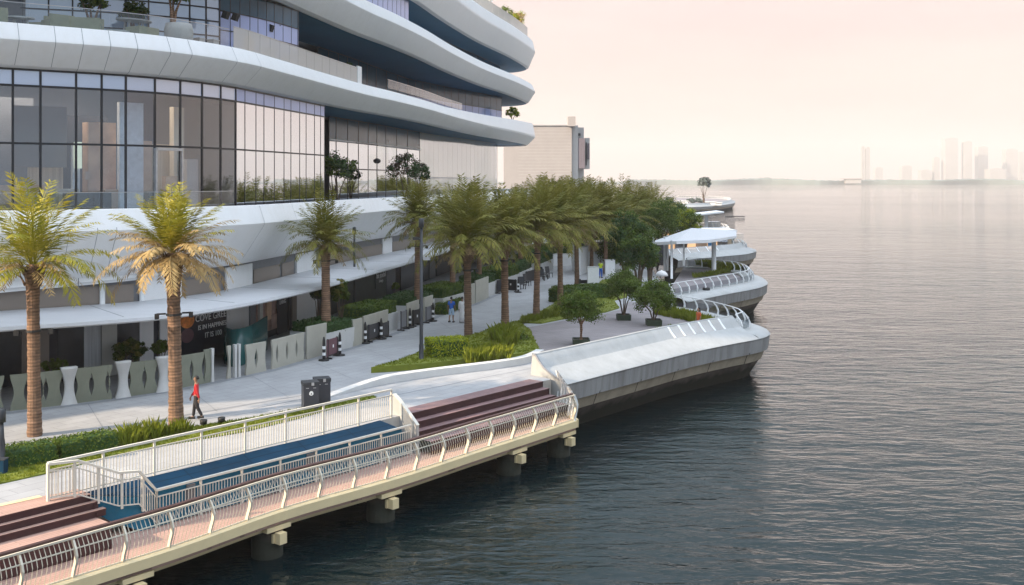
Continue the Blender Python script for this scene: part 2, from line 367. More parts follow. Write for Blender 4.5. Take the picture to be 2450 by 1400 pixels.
mb = MB(); mb.prism([(-60.5, 19.5), (-46, 33), (-52, 62), (-84, 62), (-82, 24)], 29.0, 54, 'white_panel'); part(mb, 'added_shade_tower', B)  # unseen tower block added to cast shade over promenade and platform
def band(name, prof, a=0, b=None, jl=None):
    mb = MB(); sweep(mb, F, a, b or F.len - 1, 0.9, prof, 'white_panel'); o = part(mb, name, B, True)
    m = o.data.attributes.new('sharp_edge', 'BOOLEAN', 'EDGE')
    return o
def sharp(o, ang=0.42):
    me = o.data
    import bmesh
    bm = bmesh.new(); bm.from_mesh(me); bmesh.ops.remove_doubles(bm, verts=bm.verts, dist=1e-4)
    for e in bm.edges:
        if len(e.link_faces) == 2 and e.calc_face_angle(0) > ang: e.smooth = False
    bm.to_mesh(me); bm.free()
def p1(q): return [(-0.4, 5.0), (0.3, 5.0), (0.75, 5.3), (2.05, 7.15), (2.12, 7.32), (2.08, 7.45), (1.78, 8.28), (1.7, 8.32), (1.62, 8.28), (1.62, 7.85)]
def p2(q):
    k = lerp(0, 1, (q - (TIP - 50)) / 50)
    return [(-0.05, 14.9 - 0.25 * k), (0.0, 14.9 - 0.25 * k), (0.28, 15.0 - 0.2 * k), (1.18, 15.92 - 0.2 * k), (1.25, 16.07 - 0.1 * k), (1.22, 16.2), (0.9, 16.84 + 0.9 * k), (0.85, 16.88 + 0.9 * k), (0.68, 16.88 + 0.9 * k), (0.68, 15.9)]
def p3(q): return [(-0.05, 20.7), (0, 20.7), (0.3, 20.85), (1.2, 22.2), (1.25, 22.35), (1.22, 22.5), (0.9, 23.28), (0.85, 23.32), (0.7, 23.32), (0.7, 22.3)]
def p4(q): return [(-0.05, 25.7), (0, 25.7), (0.3, 25.85), (1.2, 27.9), (1.25, 28.1), (1.22, 28.3), (0.95, 29.55), (0.9, 29.6), (0.75, 29.6), (0.75, 28.9)]
for f in (p1, p2, p3, p4): sharp(band('parapet_band', f))
# the soffits behind the lower edges of the bands
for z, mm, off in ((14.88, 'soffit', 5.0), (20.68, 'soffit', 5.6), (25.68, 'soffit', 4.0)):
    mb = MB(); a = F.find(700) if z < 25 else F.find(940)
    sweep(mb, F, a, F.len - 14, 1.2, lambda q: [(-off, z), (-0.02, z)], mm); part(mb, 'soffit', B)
# thin joints between the cladding panels of the two lowest bands
mb = MB()
for prof, xs, j0, j1 in ((p2, (52, 130, 202, 270, 337, 400, 463, 565, 620), 1, 8), (p1, (600, 672, 735, 790), 2, 7), (p1, (95, 150, 225, 268), 1, 6)):
    for x in xs:
        q = F.find(x, 1.2)
        pr = prof(q)[j0:j1]
        mb = MB(); mb.quadstrip([[F.at(q - 0.011, o + 0.006, z + 0.003), F.at(q + 0.011, o + 0.006, z + 0.003)] for o, z in pr], 'joint'); part(mb, 'panel_joint', B)
# fascia and lip under the lowest band, tapering off to the right
e0 = F.find(430)
mb = MB(); sweep(mb, F, 0, e0, 0.8, lambda q: [(0.28, 5.02), (0.34, 4.98 - 0.52 * lerp(1, 0.1, (q - e0 + 18) / 18)), (0.2, 4.96 - 0.52 * lerp(1, 0.1, (q - e0 + 18) / 18)), (0.2, 4.9 - 0.72 * lerp(1, 0.12, (q - e0 + 18) / 18)), (-0.1, 4.9 - 0.72 * lerp(1, 0.12, (q - e0 + 18) / 18))], 'white_panel'); part(mb, 'fascia', B)
for x in (120, 190, 327):
    mb = MB(); q = F.find(x, 0.4); mb.quadstrip([[F.at(q - 0.02, o, z), F.at(q + 0.02, o, z)] for o, z in ((0.36, 5.0), (0.36, 4.4), (0.24, 4.3))], 'joint'); part(mb, 'fascia_joint', B)
# mezzanine wall over the canopy: brown glazing and white panels, each its own part
mb = MB(); sweep(mb, F, 0, F.len - 20, 0.9, lambda q: [(-0.3, 3.55), (-0.12, 3.55), (-0.12, 5.02), (-0.3, 5.02)], 'mezz_grey'); part(mb, 'mezzanine_frame', B)
def strip(cv, x0, x1, z0, z1, off, th, m, mb, ds=0.6):
    a, b = cv.find(x0, off), cv.find(x1, off)
    rows = [[cv.at(q, off - th, z0), cv.at(q, off, z0), cv.at(q, off, z1), cv.at(q, off - th, z1)] for q in cv.stations(a, b, ds)]
    i0 = mb.quadstrip(rows, m, closed=True); k = mb.mi(m); e = i0 + 4 * (len(rows) - 1)
    mb.f.append((i0, i0 + 1, i0 + 2, i0 + 3)); mb.m.append(k); mb.f.append((e + 3, e + 2, e + 1, e)); mb.m.append(k)
brown = [(-130, -62), (-60, -2), (0, 118), (121, 189), (191, 234), (248, 326)]
for x0, x1 in brown:
    mb = MB(); strip(F, x0, x1, 3.62, 4.52, -0.06, 0.05, 'mezz_brown', mb); part(mb, 'mezzanine_window', B)
for x0, x1 in ((438, 534), (607, 672), (673, 705), (762, 800), (801, 850), (851, 916), (940, 1000), (1002, 1060), (1062, 1120)):
    mb = MB(); strip(F, x0, x1, 3.64, 4.45, -0.06, 0.05, 'mezz_brown', mb); part(mb, 'mezzanine_window', B)
for x0, x1 in ((337, 373), (375, 402), (404, 436), (544, 574), (576, 601), (709, 734), (736, 758), (918, 938)):
    mb = MB(); strip(F, x0, x1, 3.62, 4.85, 0.02, 0.12, 'white_panel', mb); part(mb, 'cladding_panel', B)
for x in (241, 333):
    q = F.find(x); mb = MB(); mb.tube([F.at(q, 0.02, 3.6), F.at(q, 0.02, 4.6)], 0.13, 'white_paint', 14); part(mb, 'column', B, True)
# canopy
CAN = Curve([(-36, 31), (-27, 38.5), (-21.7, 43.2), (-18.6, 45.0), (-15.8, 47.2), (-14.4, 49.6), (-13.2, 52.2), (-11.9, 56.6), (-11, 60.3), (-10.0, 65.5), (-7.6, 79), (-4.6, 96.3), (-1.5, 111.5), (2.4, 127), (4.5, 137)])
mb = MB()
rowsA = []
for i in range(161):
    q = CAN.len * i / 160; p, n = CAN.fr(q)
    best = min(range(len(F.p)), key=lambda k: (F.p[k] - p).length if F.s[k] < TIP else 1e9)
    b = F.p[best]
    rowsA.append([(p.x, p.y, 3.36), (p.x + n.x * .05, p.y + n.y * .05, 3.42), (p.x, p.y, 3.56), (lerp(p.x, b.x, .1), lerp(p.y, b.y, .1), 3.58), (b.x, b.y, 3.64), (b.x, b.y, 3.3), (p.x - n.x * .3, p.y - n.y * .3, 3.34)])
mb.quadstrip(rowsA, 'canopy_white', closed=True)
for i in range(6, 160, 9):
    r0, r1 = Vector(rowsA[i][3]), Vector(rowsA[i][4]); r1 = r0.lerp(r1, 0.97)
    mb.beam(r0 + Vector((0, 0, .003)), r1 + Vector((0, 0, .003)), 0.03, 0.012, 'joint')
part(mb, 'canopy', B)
# ground floor: shop fronts
mb = MB(); sweep(mb, F, 0, F.len - 18, 0.9, lambda q: [(-0.35, 0.05), (-0.35, 3.34)], 'interior_dark'); part(mb, 'shop_wall', B)
def shop(name, x0, x1, m, z0=0.06, z1=3.3, off=-0.2, th=0.1, **tg):
    mb = MB(); strip(F, x0, x1, z0, z1, off, th, m, mb); return part(mb, name, B, **tg)
for x0, x1 in ((-180, -130), (-128, -70), (-68, -4), (-2, 46), (128, 191)): shop('shop_window', x0, x1, 'shop_dark')
for x0, x1 in ((48, 68), (96, 110), (112, 127)): shop('door_frame', x0, x1, 'mezz_brown', off=-0.14)
shop('shop_door', 70, 94, 'interior_dark')
shop('ribbed_panel', 194, 234, 'shop_ribbed'); shop('pillar', 236, 247, 'mezz_grey', off=-0.1); shop('cladding_panel', 249, 277, 'shop_cream')
shop('shop_window', 279, 318, 'shop_dark'); shop('shop_window', 320, 335, 'shop_dark')
for x0, x1 in ((337, 373), (376, 435), (544, 574), (576, 600), (710, 734), (736, 758)): shop('cladding_panel', x0, x1, 'white_panel')
shop('shop_window', 612, 664, 'shop_pink', 0.5); shop('door_frame', 602, 610, 'mezz_grey', off=-0.1)
shop('shop_door', 691, 699, 'interior_dark'); shop('door_frame', 700, 708, 'mezz_brown', off=-0.14)
for x0, x1 in ((760, 788), (926, 946), (960, 998)): shop('shop_window', x0, x1, 'shop_dark')
shop('green_wall', 790, 924, 'shop_green', off=-0.1)
for x0, x1 in ((1012, 1028), (1044, 1066), (1067, 1084), (1110, 1124), (1126, 1138), (1162, 1178), (1196, 1216), (1218, 1240)): shop('shop_window', x0, x1, 'shop_dark')
for x0, x1 in ((1000, 1010), (1030, 1042), (1086, 1108), (1140, 1160), (1180, 1194)): shop('cladding_panel', x0, x1, 'mezz_grey', off=-0.12)
# showroom things behind the pink window
for x, z, w, h, m in ((652, 1.0, 1.0, .9, 'shop_pink'), (640, 1.9, .7, 1.4, 'room_wood'), (622, 1.6, .5, 1.7, 'shop_cream'), (668, 2.3, .4, 1.2, 'white_panel')):
    mb = MB(); q = F.find(x, -0.15); mb.box(F.at(q, -0.15, z), (w, 0.12, h), m, F.rz(q)); part(mb, 'display_panel', B)
def text(body, size, loc, rz, par, name='lettering', m='sign_white', tilt=PI / 2, align='CENTER'):
    c = bpy.data.curves.new(name, 'FONT'); c.body = body; c.size = size; c.extrude = 0.012; c.align_x = align; c.align_y = 'CENTER'
    c.materials.append(MAT[m]); o = bpy.data.objects.new(name, c); COL.objects.link(o)
    me = bpy.data.meshes.new_from_object(o); bpy.data.objects.remove(o); o = bpy.data.objects.new(name, me); COL.objects.link(o)
    o.location = loc; o.rotation_euler = (tilt, 0, rz)
    if par is not None: o.parent = par
    return o
def wall_sign(name, label, x0, x1, z0, z1, m, off, lines, size, tx=None, extra=None):
    q = F.find((x0 + x1) / 2, off); t = thing(name, label, 'sign', F.at(q, off, z0))
    mb = MB(); strip(F, x0, x1, z0, z1, off, 0.06, m, mb); part(mb, 'sign_panel', t)
    for ln, xx, z, sz in lines:
        qq = F.find(xx, off + .02); p = F.at(qq, off + 0.02, z) - t.location
        text(ln, sz, p, F.rz(qq), t)
    return t
SG = wall_sign('hoarding_sign', 'dark navy shop hoarding with white lettering and an orange glow under the canopy', 437, 542, 0.3, 3.3, 'navy_sign', 0.0,
          [('COVE GREEN', 512, 2.35, 0.50), ('IS IN HAPPINESS', 512, 1.85, 0.36), ('IT IS 100', 508, 1.38, 0.40)], 0.5)
mb = MB(); q = F.find(450, 0.0)
for zc, rr, mm in ((2.35, 0.42, 'orange_print'), (1.55, 0.38, 'maroon')):
    mb.poly([F.at(q + rr * 1.2 * math.cos(a * PI / 12), 0.008, zc + rr * math.sin(a * PI / 12)) for a in range(24)], mm)
part(mb, 'printed_glow', SG)
mb = MB(); qa, qb = F.find(462, 0), F.find(486, 0)
mb.poly([F.at(qa, .01, 2.5), F.at(qb, .01, 2.2), F.at(qb, .01, 3.25), F.at(F.find(470, 0), .01, 3.25)], 'mezz_grey'); part(mb, 'printed_slope', SG)
wall_sign('door_sign', 'narrow dark navy sign beside the pink showroom window', 666, 689, 0.1, 3.2, 'navy_sign', -0.05, [('THE', 676, 2.5, 0.34), ('LIVING', 678, 2.05, 0.34)], 0.3)
wall_sign('mural_sign', 'white hand lettering on the long dark green wall', 900, 922, 0.9, 3.0, 'shop_green', -0.02,
          [('EAT, JOY', 911, 2.6, 0.46), ('be social', 911, 1.95, 0.62), ('always', 911, 1.5, 0.36)], 0.4)
# ------------------------------------------------------------------ glazing
def bay(cv, qa, qb, off, z0, z1, m, mb, th=0.03):
    P = [cv.at(qa, off, 0), cv.at(qb, off, 0)]; Q = [cv.at(qa, off - th, 0), cv.at(qb, off - th, 0)]
    pl = [P[0], P[1], Q[1], Q[0]]
    mb.prism([(p.x, p.y) for p in pl], z0, z1, m)
def curtain(cv, xs, off, levels, mats, fw=0.09, tw=0.10, fm='black_frame', qs=None, offf=None, fd=0.09):
    qs = qs or [cv.find(x, off) for x in xs]
    of = offf or (lambda q: off)
    for i in range(len(qs) - 1):
        a, b = qs[i], qs[i + 1]
        w = MB()
        for j in range(len(levels) - 1):
            P = [cv.at(a, of(a), 0), cv.at(b, of(b), 0), cv.at(b, of(b) - 0.03, 0), cv.at(a, of(a) - 0.03, 0)]
            w.prism([(p.x, p.y) for p in P], levels[j] + 0.001, levels[j + 1] - 0.001, mats[j])
        wo = part(w, 'window', B); fb = MB()
        for z in levels[1:]: fb.beam(cv.at(a, of(a) + 0.02, z), cv.at(b, of(b) + 0.02, z), fd + .02, tw, fm)
        fb.box(cv.at(a, of(a), (levels[0] + levels[-1]) / 2), (fw, fd, levels[-1] - levels[0]), fm, cv.rz(a))
        if i == len(qs) - 2: fb.box(cv.at(b, of(b), (levels[0] + levels[-1]) / 2), (fw, fd, levels[-1] - levels[0]), fm, cv.rz(b))
        subpart(fb, 'window_frame', B, wo)
X1 = [-260, -180, -110, -40, 29, 103, 172, 240, 306, 370, 433, 484, 527, 562]
curtain(F, X1, -0.1, [7.9, 11.4, 14.1, 14.86], ['glass_clear', 'glass_clear', 'spandrel'], 0.10, 0.10)
curtain(F, [562, 587, 611, 634, 656, 677, 697, 716, 734, 750, 765, 778], -0.1, [7.9, 11.4, 14.1, 14.86], ['glass_mirror', 'glass_mirror', 'pane_lavender'], 0.05, 0.09, fd=.035)
q0 = F.find(779)
mb = MB(); mb.poly([F.at(q0, -0.15, 7.9), F.at(q0 + .6, -4.2, 7.9), F.at(q0 + .6, -4.2, 14.86), F.at(q0, -0.15, 14.86)], 'glass_dark'); part(mb, 'return_glass', B)
curtain(F, [786, 806, 832, 857, 880, 901, 924, 950, 976, 1003], -4.2, [7.9, 10.6, 12.9, 14.86], ['glass_mirror', 'glass_mirror', 'pane_teal'], 0.09, 0.10, fd=.05)
mb = MB(); qa, qb = F.find(786, -4.1), F.find(1003, -4.1); mb.beam(F.at(qa, -4.0, 12.95), F.at(qb, -4.0, 12.95), 0.1, 0.12, 'white_paint'); part(mb, 'white_rail', B)
qa, qb = F.find(1003, -4.2), TIP + 3
nb = 22
for i in range(nb):
    a, b = qa + (qb - qa) * i / nb, qa + (qb - qa) * (i + 1) / nb
    mb = MB(); mb.prism([tuple(F.at(a + .04, -4.2)[:2]), tuple(F.at(b, -4.2)[:2]), tuple(F.at(b, -4.4)[:2]), tuple(F.at(a + .04, -4.4)[:2])], 7.9, 14.86, 'cream_glass'); part(mb, 'wall_panel', B)
mb = MB(); sweep(mb, F, qa, qb, 1.5, lambda q: [(-4.3, 7.9), (-4.3, 14.8)], 'joint')
mb.beam(F.at(qa, -4.18, 9.9), F.at((qa + qb) / 2, -4.18, 9.9), .05, .08, 'joint'); mb.beam(F.at((qa + qb) / 2, -4.18, 9.9), F.at(qb, -4.18, 9.9), .05, .08, 'joint'); part(mb, 'wall_joint', B)
# level two: set back behind the terrace, then recessed
G2 = Curve([(-48, 44), (-36, 51), (-27.2, 55.3), (-21.6, 57.4), (-17.4, 60.2), (-15.3, 63.6), (-13.9, 68)])
XL2 = [-80, -20, 52, 115, 175, 240, 300, 353, 409, 453, 494, 526]
curtain(G2, XL2, 0, [15.95, 18.0, 18.85, 19.6, 20.66], ['glass_sky'] * 4, 0.08, 0.07)
curtain(G2, [526, 551, 574, 597, 617, 637, 657, 677, 696, 712, 725], 0, [15.95, 18.4, 19.5, 20.66], ['pane_lavender', 'pane_lavender', 'pane_teal'], 0.04, 0.05, fd=.03)
q0 = F.find(728)
mb = MB(); mb.poly([F.at(q0, -0.4, 15.95), F.at(q0 + 2.5, -5.5, 15.95), F.at(q0 + 2.5, -5.5, 20.66), F.at(q0, -0.4, 20.66)], 'glass_dark'); part(mb, 'return_glass', B)
curtain(F, [760, 784, 808, 832, 858, 878, 901, 924, 950, 976], -5.5, [15.95, 18.6, 20.66], ['pane_teal', 'pane_teal'], 0.08, 0.08, fd=.05)
qa, qb = F.find(976, -5.5), F.find(1200, -1.5)
curtain(F, None, 0, [15.95, 18.9, 20.66], ['pane_lavender', 'pane_teal'], 0.05, 0.06, fd=.03, qs=[qa + (qb - qa) * i / 14 for i in range(15)], offf=lambda q: -5.5 + 4 * lerp(0, 1, (q - qa) / (qb - qa)))
# level three
qa, qb = F.find(780, -0.3), F.find(978, -0.3)
curtain(F, None, -0.3, [22.35, 25.68], ['pane_lavender'], 0.05, 0.06, fd=.03, qs=[qa + (qb - qa) * i / 16 for i in range(17)])
q0 = F.find(980)
mb = MB(); mb.poly([F.at(q0, -0.3, 22.3), F.at(q0 + 1.5, -3.4, 22.3), F.at(q0 + 1.5, -3.4, 25.68), F.at(q0, -0.3, 25.68)], 'glass_dark'); part(mb, 'return_glass', B)
qa, qb = F.find(990, -3.4), TIP - 4
curtain(F, None, -3.4, [22.35, 25.68], ['glass_dark'], 0.05, 0.06, qs=[qa + (qb - qa) * i / 12 for i in range(13)])
# glass balustrades standing on the parapets
def balustrade(name, x0, x1, off, z0, h, m='glass_rail', pw=1.8, cap='steel'):
    a, b = F.find(x0, off), F.find(x1, off)
    st = F.stations(a, b, pw); cb = MB()
    for i in range(len(st) - 1):
        mb = MB(); bay(F, st[i] + .02, st[i + 1] - .02, off, z0, z0 + h, m, mb, 0.02); part(mb, 'balustrade_pane', B)
    for i in range(len(st) - 1): cb.beam(F.at(st[i], off - .01, z0 + h), F.at(st[i + 1], off - .01, z0 + h), 0.04, 0.03, cap)
    part(cb, 'balustrade_rail', B)
balustrade('terrace', -30, 545, 0.72, 16.9, 0.95)
balustrade('terrace', 560, 855, 0.72, 16.9, 1.15, 'glass_frost', 1.6)
balustrade('terrace', 930, 1105, 0.72, 17.1, 0.7, 'glass_rail', 1.6)
balustrade('roof', 1090, 1262, 0.78, 29.6, 1.3, 'glass_frost', 3.0)
balustrade('podium', -20, 560, 1.65, 8.3, 0.8, 'glass_rail', 1.6)
mb = MB(); q = F.find(858, .7); mb.box(F.at(q, .7, 17.5), (0.9, 0.12, 1.35), 'white_paint', F.rz(q)); part(mb, 'balustrade_post', B)
# inside level one: columns, curtains, a door frame, lamps and low furniture seen through the glass
def inside(name, x, off, z, size, m):
    q = F.find(x, -0.1); mb = MB(); mb.box(F.at(q, off, z), size, m, F.rz(q)); part(mb, name, B)
for x, off, z, sz, m in ((140, -6, 10.6, (1.6, .3, 4.4), 'curtain'), (205, -3.5, 10.2, (.35, .3, 2.6), 'sign_white'), (285, -5, 10.3, (1.4, .8, 4.6), 'room_wood'), (60, -8, 11, (2.5, .3, 5.6), 'interior'),
        (340, -2.2, 10.8, (1.3, .25, 5.6), 'sign_white'), (400, -6, 9.6, (.6, .3, 3.4), 'room_wood'), (455, -5, 9.8, (2, .3, 3.6), 'curtain'), (240, -8.5, 10.5, (3, .3, 5), 'interior_dark'),
        (30, -4, 8.7, (3.4, 1, 1.5), 'room_wood'), (95, -3, 8.5, (1.8, .9, 1.2), 'stone_light'), (170, -3.4, 8.6, (1.6, .9, 1.3), 'curtain'), (230, -2.6, 8.5, (2.2, .9, 1.1), 'charcoal'), (300, -3, 8.6, (1.2, .8, 1.2), 'room_wood'), (410, -3, 8.5, (1.6, .8, 1.1), 'teal_glass'), (500, -2.5, 9.4, (.9, .4, 2.8), 'stone_light'), (203, -2.6, 10.9, (.3, .3, 1.3), 'lit_lamp'), (222, -2.0, 9.9, (.3, .3, .4), 'room_wood'), (20, -2.2, 9.0, (1.2, .3, .9), 'room_wood'), (380, -3, 10.4, (.7, .3, 2.6), 'room_wood'), (445, -2.5, 9.1, (.8, .3, 1.6), 'room_wood'), (128, -4.4, 11.8, (2.4, .3, 3.0), 'mezz_brown'), (480, -3.6, 10.8, (.8, .3, 5.6), 'curtain')):
    inside('room_partition' if sz[2] > 2 else 'room_furniture', x, max(off * .5, -4), z, sz, m)
mb = MB()
for x in (375, 433): 
    q = F.find(x, 0); mb.box(F.at(q, -0.02, 9.6), (.1, .2, 3.4), 'steel', F.rz(q))
qa, qb = F.find(375), F.find(433); mb.beam(F.at(qa, .02, 11.25), F.at(qb, .02, 11.25), .2, .14, 'steel'); part(mb, 'terrace_door_frame', B)

for x in (-20, 70, 190, 300, 400, 500):                            # ceiling lamps added to brighten the room, hidden above the transom
    q = F.find(x, -0.1); mb = MB(); mb.box(F.at(q, -2.4, 14.72), (1.6, .5, .08), 'added_lamp_panel', F.rz(q)); part(mb, 'added_ceiling_lamp', B)
# ================================================================== ground, water, shore
O2, D2, N2 = Vector((-14.0, 31.5)), Vector((0.636, 0.772)), Vector((0.772, -0.636))   # quay line of the pier
def Q(a, p, z=0.0): v = O2 + D2 * a + N2 * p; return Vector((v.x, v.y, z))
def struct(mb, name, smooth=False): o = mb.build(name, None, smooth); o['kind'] = 'structure'; return o
shore = [Q(-60, 0), Q(25.0, 0), (1.05, 52), (5.2, 58.5), (9, 68), (11.4, 78), (12.3, 86), (13.6, 92), (14.5, 105), (16, 122), (17.5, 142), (22, 172), (30, 215), (42, 280), (56, 350), (64, 420), (58, 560), (-400, 640), (-400, -40)]
mb = MB(); mb.prism([(p[0], p[1]) for p in shore], -4.5, 0.0, 'concrete', 'paving'); struct(mb, 'promenade')
def wave_water():
    m = bpy.data.materials.new('water'); m.use_nodes = True; nt = m.node_tree; N = nt.nodes; L = nt.links
    b = N['Principled BSDF']; b.inputs['Base Color'].default_value = (0.002, 0.008, 0.010, 1); b.inputs['Roughness'].default_value = 0.04
    b.inputs['IOR'].default_value = 1.333; b.inputs['Specular IOR Level'].default_value = 0.42
    tc = N.new('ShaderNodeTexCoord'); prev = None
    lm = N.new('ShaderNodeMapping'); lm.inputs['Scale'].default_value = (0.25, 1, 1); L.new(tc.outputs['Object'], lm.inputs['Vector'])
    ln = N.new('ShaderNodeTexNoise'); ln.inputs['Scale'].default_value = 0.011; ln.inputs['Detail'].default_value = 4; L.new(lm.outputs[0], ln.inputs['Vector'])
    lr = N.new('ShaderNodeMapRange'); lr.inputs['From Min'].default_value = .35; lr.inputs['From Max'].default_value = .65; lr.inputs['To Min'].default_value = .45; lr.inputs['To Max'].default_value = 1.0; L.new(ln.outputs['Fac'], lr.inputs['Value'])
    for sc, st, amp, det, rot in ((0.16, (0.55, 1.0, 1), 0.30, 3, 0.25), (0.8, (0.42, 1.0, 1), 0.21, 4, -0.12), (2.3, (0.45, 1.0, 1), 0.095, 4, 0.1)):
        mp = N.new('ShaderNodeMapping'); mp.inputs['Scale'].default_value = st; mp.inputs['Rotation'].default_value = (0, 0, rot)
        L.new(tc.outputs['Object'], mp.inputs['Vector'])
        nz = N.new('ShaderNodeTexNoise'); nz.inputs['Scale'].default_value = sc; nz.inputs['Detail'].default_value = det; nz.inputs['Distortion'].default_value = 0.6
        L.new(mp.outputs['Vector'], nz.inputs['Vector'])
        bp = N.new('ShaderNodeBump'); L.new(lr.outputs[0], bp.inputs['Strength']); bp.inputs['Distance'].default_value = amp
        L.new(nz.outputs['Fac'], bp.inputs['Height'])
        if prev: L.new(prev.outputs['Normal'], bp.inputs['Normal'])
        prev = bp
    L.new(prev.outputs['Normal'], b.inputs['Normal'])
    MAT['water'] = m
wave_water()
mb = MB(); mb.poly([(-9000, -600, WATER), (9000, -600, WATER), (9000, 9000, WATER), (-9000, 9000, WATER)], 'water'); struct(mb, 'water')
mb = MB(); mb.poly([(-9000, -600, -7), (9000, -600, -7), (9000, 9000, -7), (-9000, 9000, -7)], 'hull_dark'); struct(mb, 'seabed')
# darker joint line and slab joints across the promenade
mb = MB()
def ground_line(pts, w, m, z=0.006):
    c = Curve([W(x, y)[:2] for x, y in pts]); mb.quadstrip([[c.at(q, -w / 2, z), c.at(q, w / 2, z)] for q in c.stations(0, c.len, 0.8)], m)
ground_line([(0, 1062), (130, 1047), (300, 1020), (441, 994), (606, 966), (719, 947), (790, 938)], 0.22, 'paving_band')
ground_line([(606, 978), (719, 956), (800, 945)], 0.10, 'paving_band')
ground_line([(800, 975), (1000, 935), (1150, 905), (1280, 880)], 0.07, 'paving_band')
ground_line([(0, 990), (150, 973), (386, 940), (510, 916), (634, 891), (725, 866), (843, 833), (957, 794), (1048, 758), (1136, 729), (1189, 706), (1250, 690)], 0.45, 'paving_band')
for x0, y0, x1, y1 in ((250, 1030, 210, 965), (520, 985, 450, 928), (690, 950, 600, 898), (840, 905, 740, 862), (960, 870, 860, 828), (1050, 800, 960, 792), (1120, 815, 1040, 762), (1240, 740, 1140, 728), (1300, 700, 1200, 702)):
    ground_line([(x0, y0), ((x0 + x1) / 2, (y0 + y1) / 2), (x1, y1)], 0.03, 'paving_band')
struct(mb, 'paving_bands')
# ------------------------------------------------------------------ bow-shaped platforms
def platform(label, px, split, loc_i, glaz=None, start=None, z=1.0, hs=1.0, cap='hull_white', rail_h=1.0):
    cv = Curve([W(x, y, z)[:2] for x, y in px])
    t = thing('waterfront_platform', label, 'platform', cv.at(cv.len * .35, -3, 0))
    qs = cv.len * split
    mb = MB(); ds = 0.8
    lo = [(0.05, 1.0), (0.13, 1.03), (0.22, 0.98), (0.42, 0.72), (0.72, 0.42)]; mid = [(0.72, 0.42), (1.2, 0.16), (1.9, -0.14), (2.02, -0.24)]
    segs = [(0, qs)] if not glaz else [(0, cv.find(glaz[0], 0, 0, qs)), (cv.find(glaz[1], 0, 0, qs), qs)]
    if split > 0:
        for a, b in segs: sweep(mb, cv, a, b, ds, lambda q: lo, cap)
        sweep(mb, cv, 0, qs, ds, lambda q: mid, cap)
        sweep(mb, cv, 0, qs, ds, lambda q: [(-0.02, 0.0), (-0.02, 0.2), (0.12, 0.2)], cap)
        part(mb, 'parapet', t, True)
        ib = MB()
        for a, b in segs: sweep(ib, cv, a, b, ds, lambda q: [(-0.02, 0.0), (0.0, 0.98), (0.06, 1.0)], cap)
        cb = MB(); sweep(cb, cv, 0, qs, ds, lambda q: [(-0.06, 0.98), (-0.06, 1.05), (0.16, 1.06), (0.2, 0.98)], cap); part(cb, 'coping', t)
        part(ib, 'inner_wall', t)
    mb = MB(); sweep(mb, cv, qs, cv.len, ds, lambda q: [(-0.3, 0.0), (-0.3, 0.14), (1.2, 0.12), (1.9, -0.1), (2.02, -0.24)], cap); part(mb, 'kerb', t, True)
    mb = MB(); sweep(mb, cv, 0, cv.len, ds, lambda q: [(2.02, -0.24), (1.98, -0.34), (1.9, -1.12)], 'hull_panel'); hp = mb
    mb = MB(); sweep(mb, cv, 0, cv.len, ds, lambda q: [(1.9, -1.12), (1.72, -1.16), (1.5, -1.75)], 'hull_sand'); part(mb, 'hull_band', t)
    mb = MB(); sweep(mb, cv, 0, cv.len, ds, lambda q: [(1.5, -1.75), (1.38, -1.78), (0.2, -3.6)], 'hull_dark'); part(mb, 'hull_base', t)
    jb = hp
    for q in cv.stations(3, cv.len - 2, 4.4)[:-1]:
        jb.quadstrip([[cv.at(q - .03, o + .012, z_), cv.at(q + .03, o + .012, z_)] for o, z_ in ((1.93, -1.0), (1.9, -1.13), (1.73, -1.17), (1.5, -1.77))], 'rubber')
    for q in cv.stations(1.5, cv.len - 1, 2.2): jb.quadstrip([[cv.at(q - .012, o + .006, z_), cv.at(q + .012, o + .006, z_)] for o, z_ in ((2.0, -0.3), (1.9, -1.1))], 'joint')
    part(jb, 'hull_panel', t)
    if glaz:
        a, b = cv.find(glaz[0], 0, 0, qs), cv.find(glaz[1], 0, 0, qs); n = 5
        for i in range(n):
            g = MB(); sweep(g, cv, a + (b - a) * i / n + .05, a + (b - a) * (i + 1) / n - .05, 0.6, lambda q: lo, 'glass_frost'); part(g, 'parapet_glass', t, True)
        for i in range(n + 1):
            r = MB(); q = a + (b - a) * i / n; r.quadstrip([[cv.at(q - .09, o + .012, zz + .012), cv.at(q + .09, o + .012, zz + .012), cv.at(q + .09, o - .06, zz - .06), cv.at(q - .09, o - .06, zz - .06)] for o, zz in lo[1:]], 'white_paint', closed=True); part(r, 'parapet_rib', t)
    # railing on the rear (and far) side: leaning white posts, glass and a handrail
    st = cv.stations(qs + 0.2, cv.len - 0.3, 1.55)
    hb = MB()
    for i in range(len(st) - 1): hb.beam(cv.at(st[i], 0.25, rail_h + .12), cv.at(st[i + 1], 0.25, rail_h + .12), 0.07, 0.045, 'white_paint')
    if len(st) > 1: part(hb, 'handrail', t)
    for i in range(len(st)):
        r = MB(); q = st[i]; r.quadstrip([[cv.at(q - w_, o + .05, zz), cv.at(q + w_, o + .05, zz), cv.at(q + w_, o - .05, zz), cv.at(q - w_, o - .05, zz)] for o, zz, w_ in ((0.62, 0.12, .07), (0.7, 0.45, .055), (0.55, 0.8, .045), (0.27, rail_h + .12, .035))], 'white_paint', closed=True); part(r, 'railing_post', t)
        if i < len(st) - 1:
            g = MB(); sweep(g, cv, q + .1, st[i + 1] - .1, .8, lambda q: [(0.66, 0.2), (0.66, 0.75)], 'glass_grey'); part(g, 'railing_pane', t, True)
    # deck, butted against the inner wall
    pl = [tuple(cv.at(q, -0.03)[:2]) for q in cv.stations(0, cv.len, 1.2)]
    d = MB(); d.prism(pl, -3.4, 0.012, 'hull_dark', 'plaza'); part(d, 'deck', t)
    return t, cv
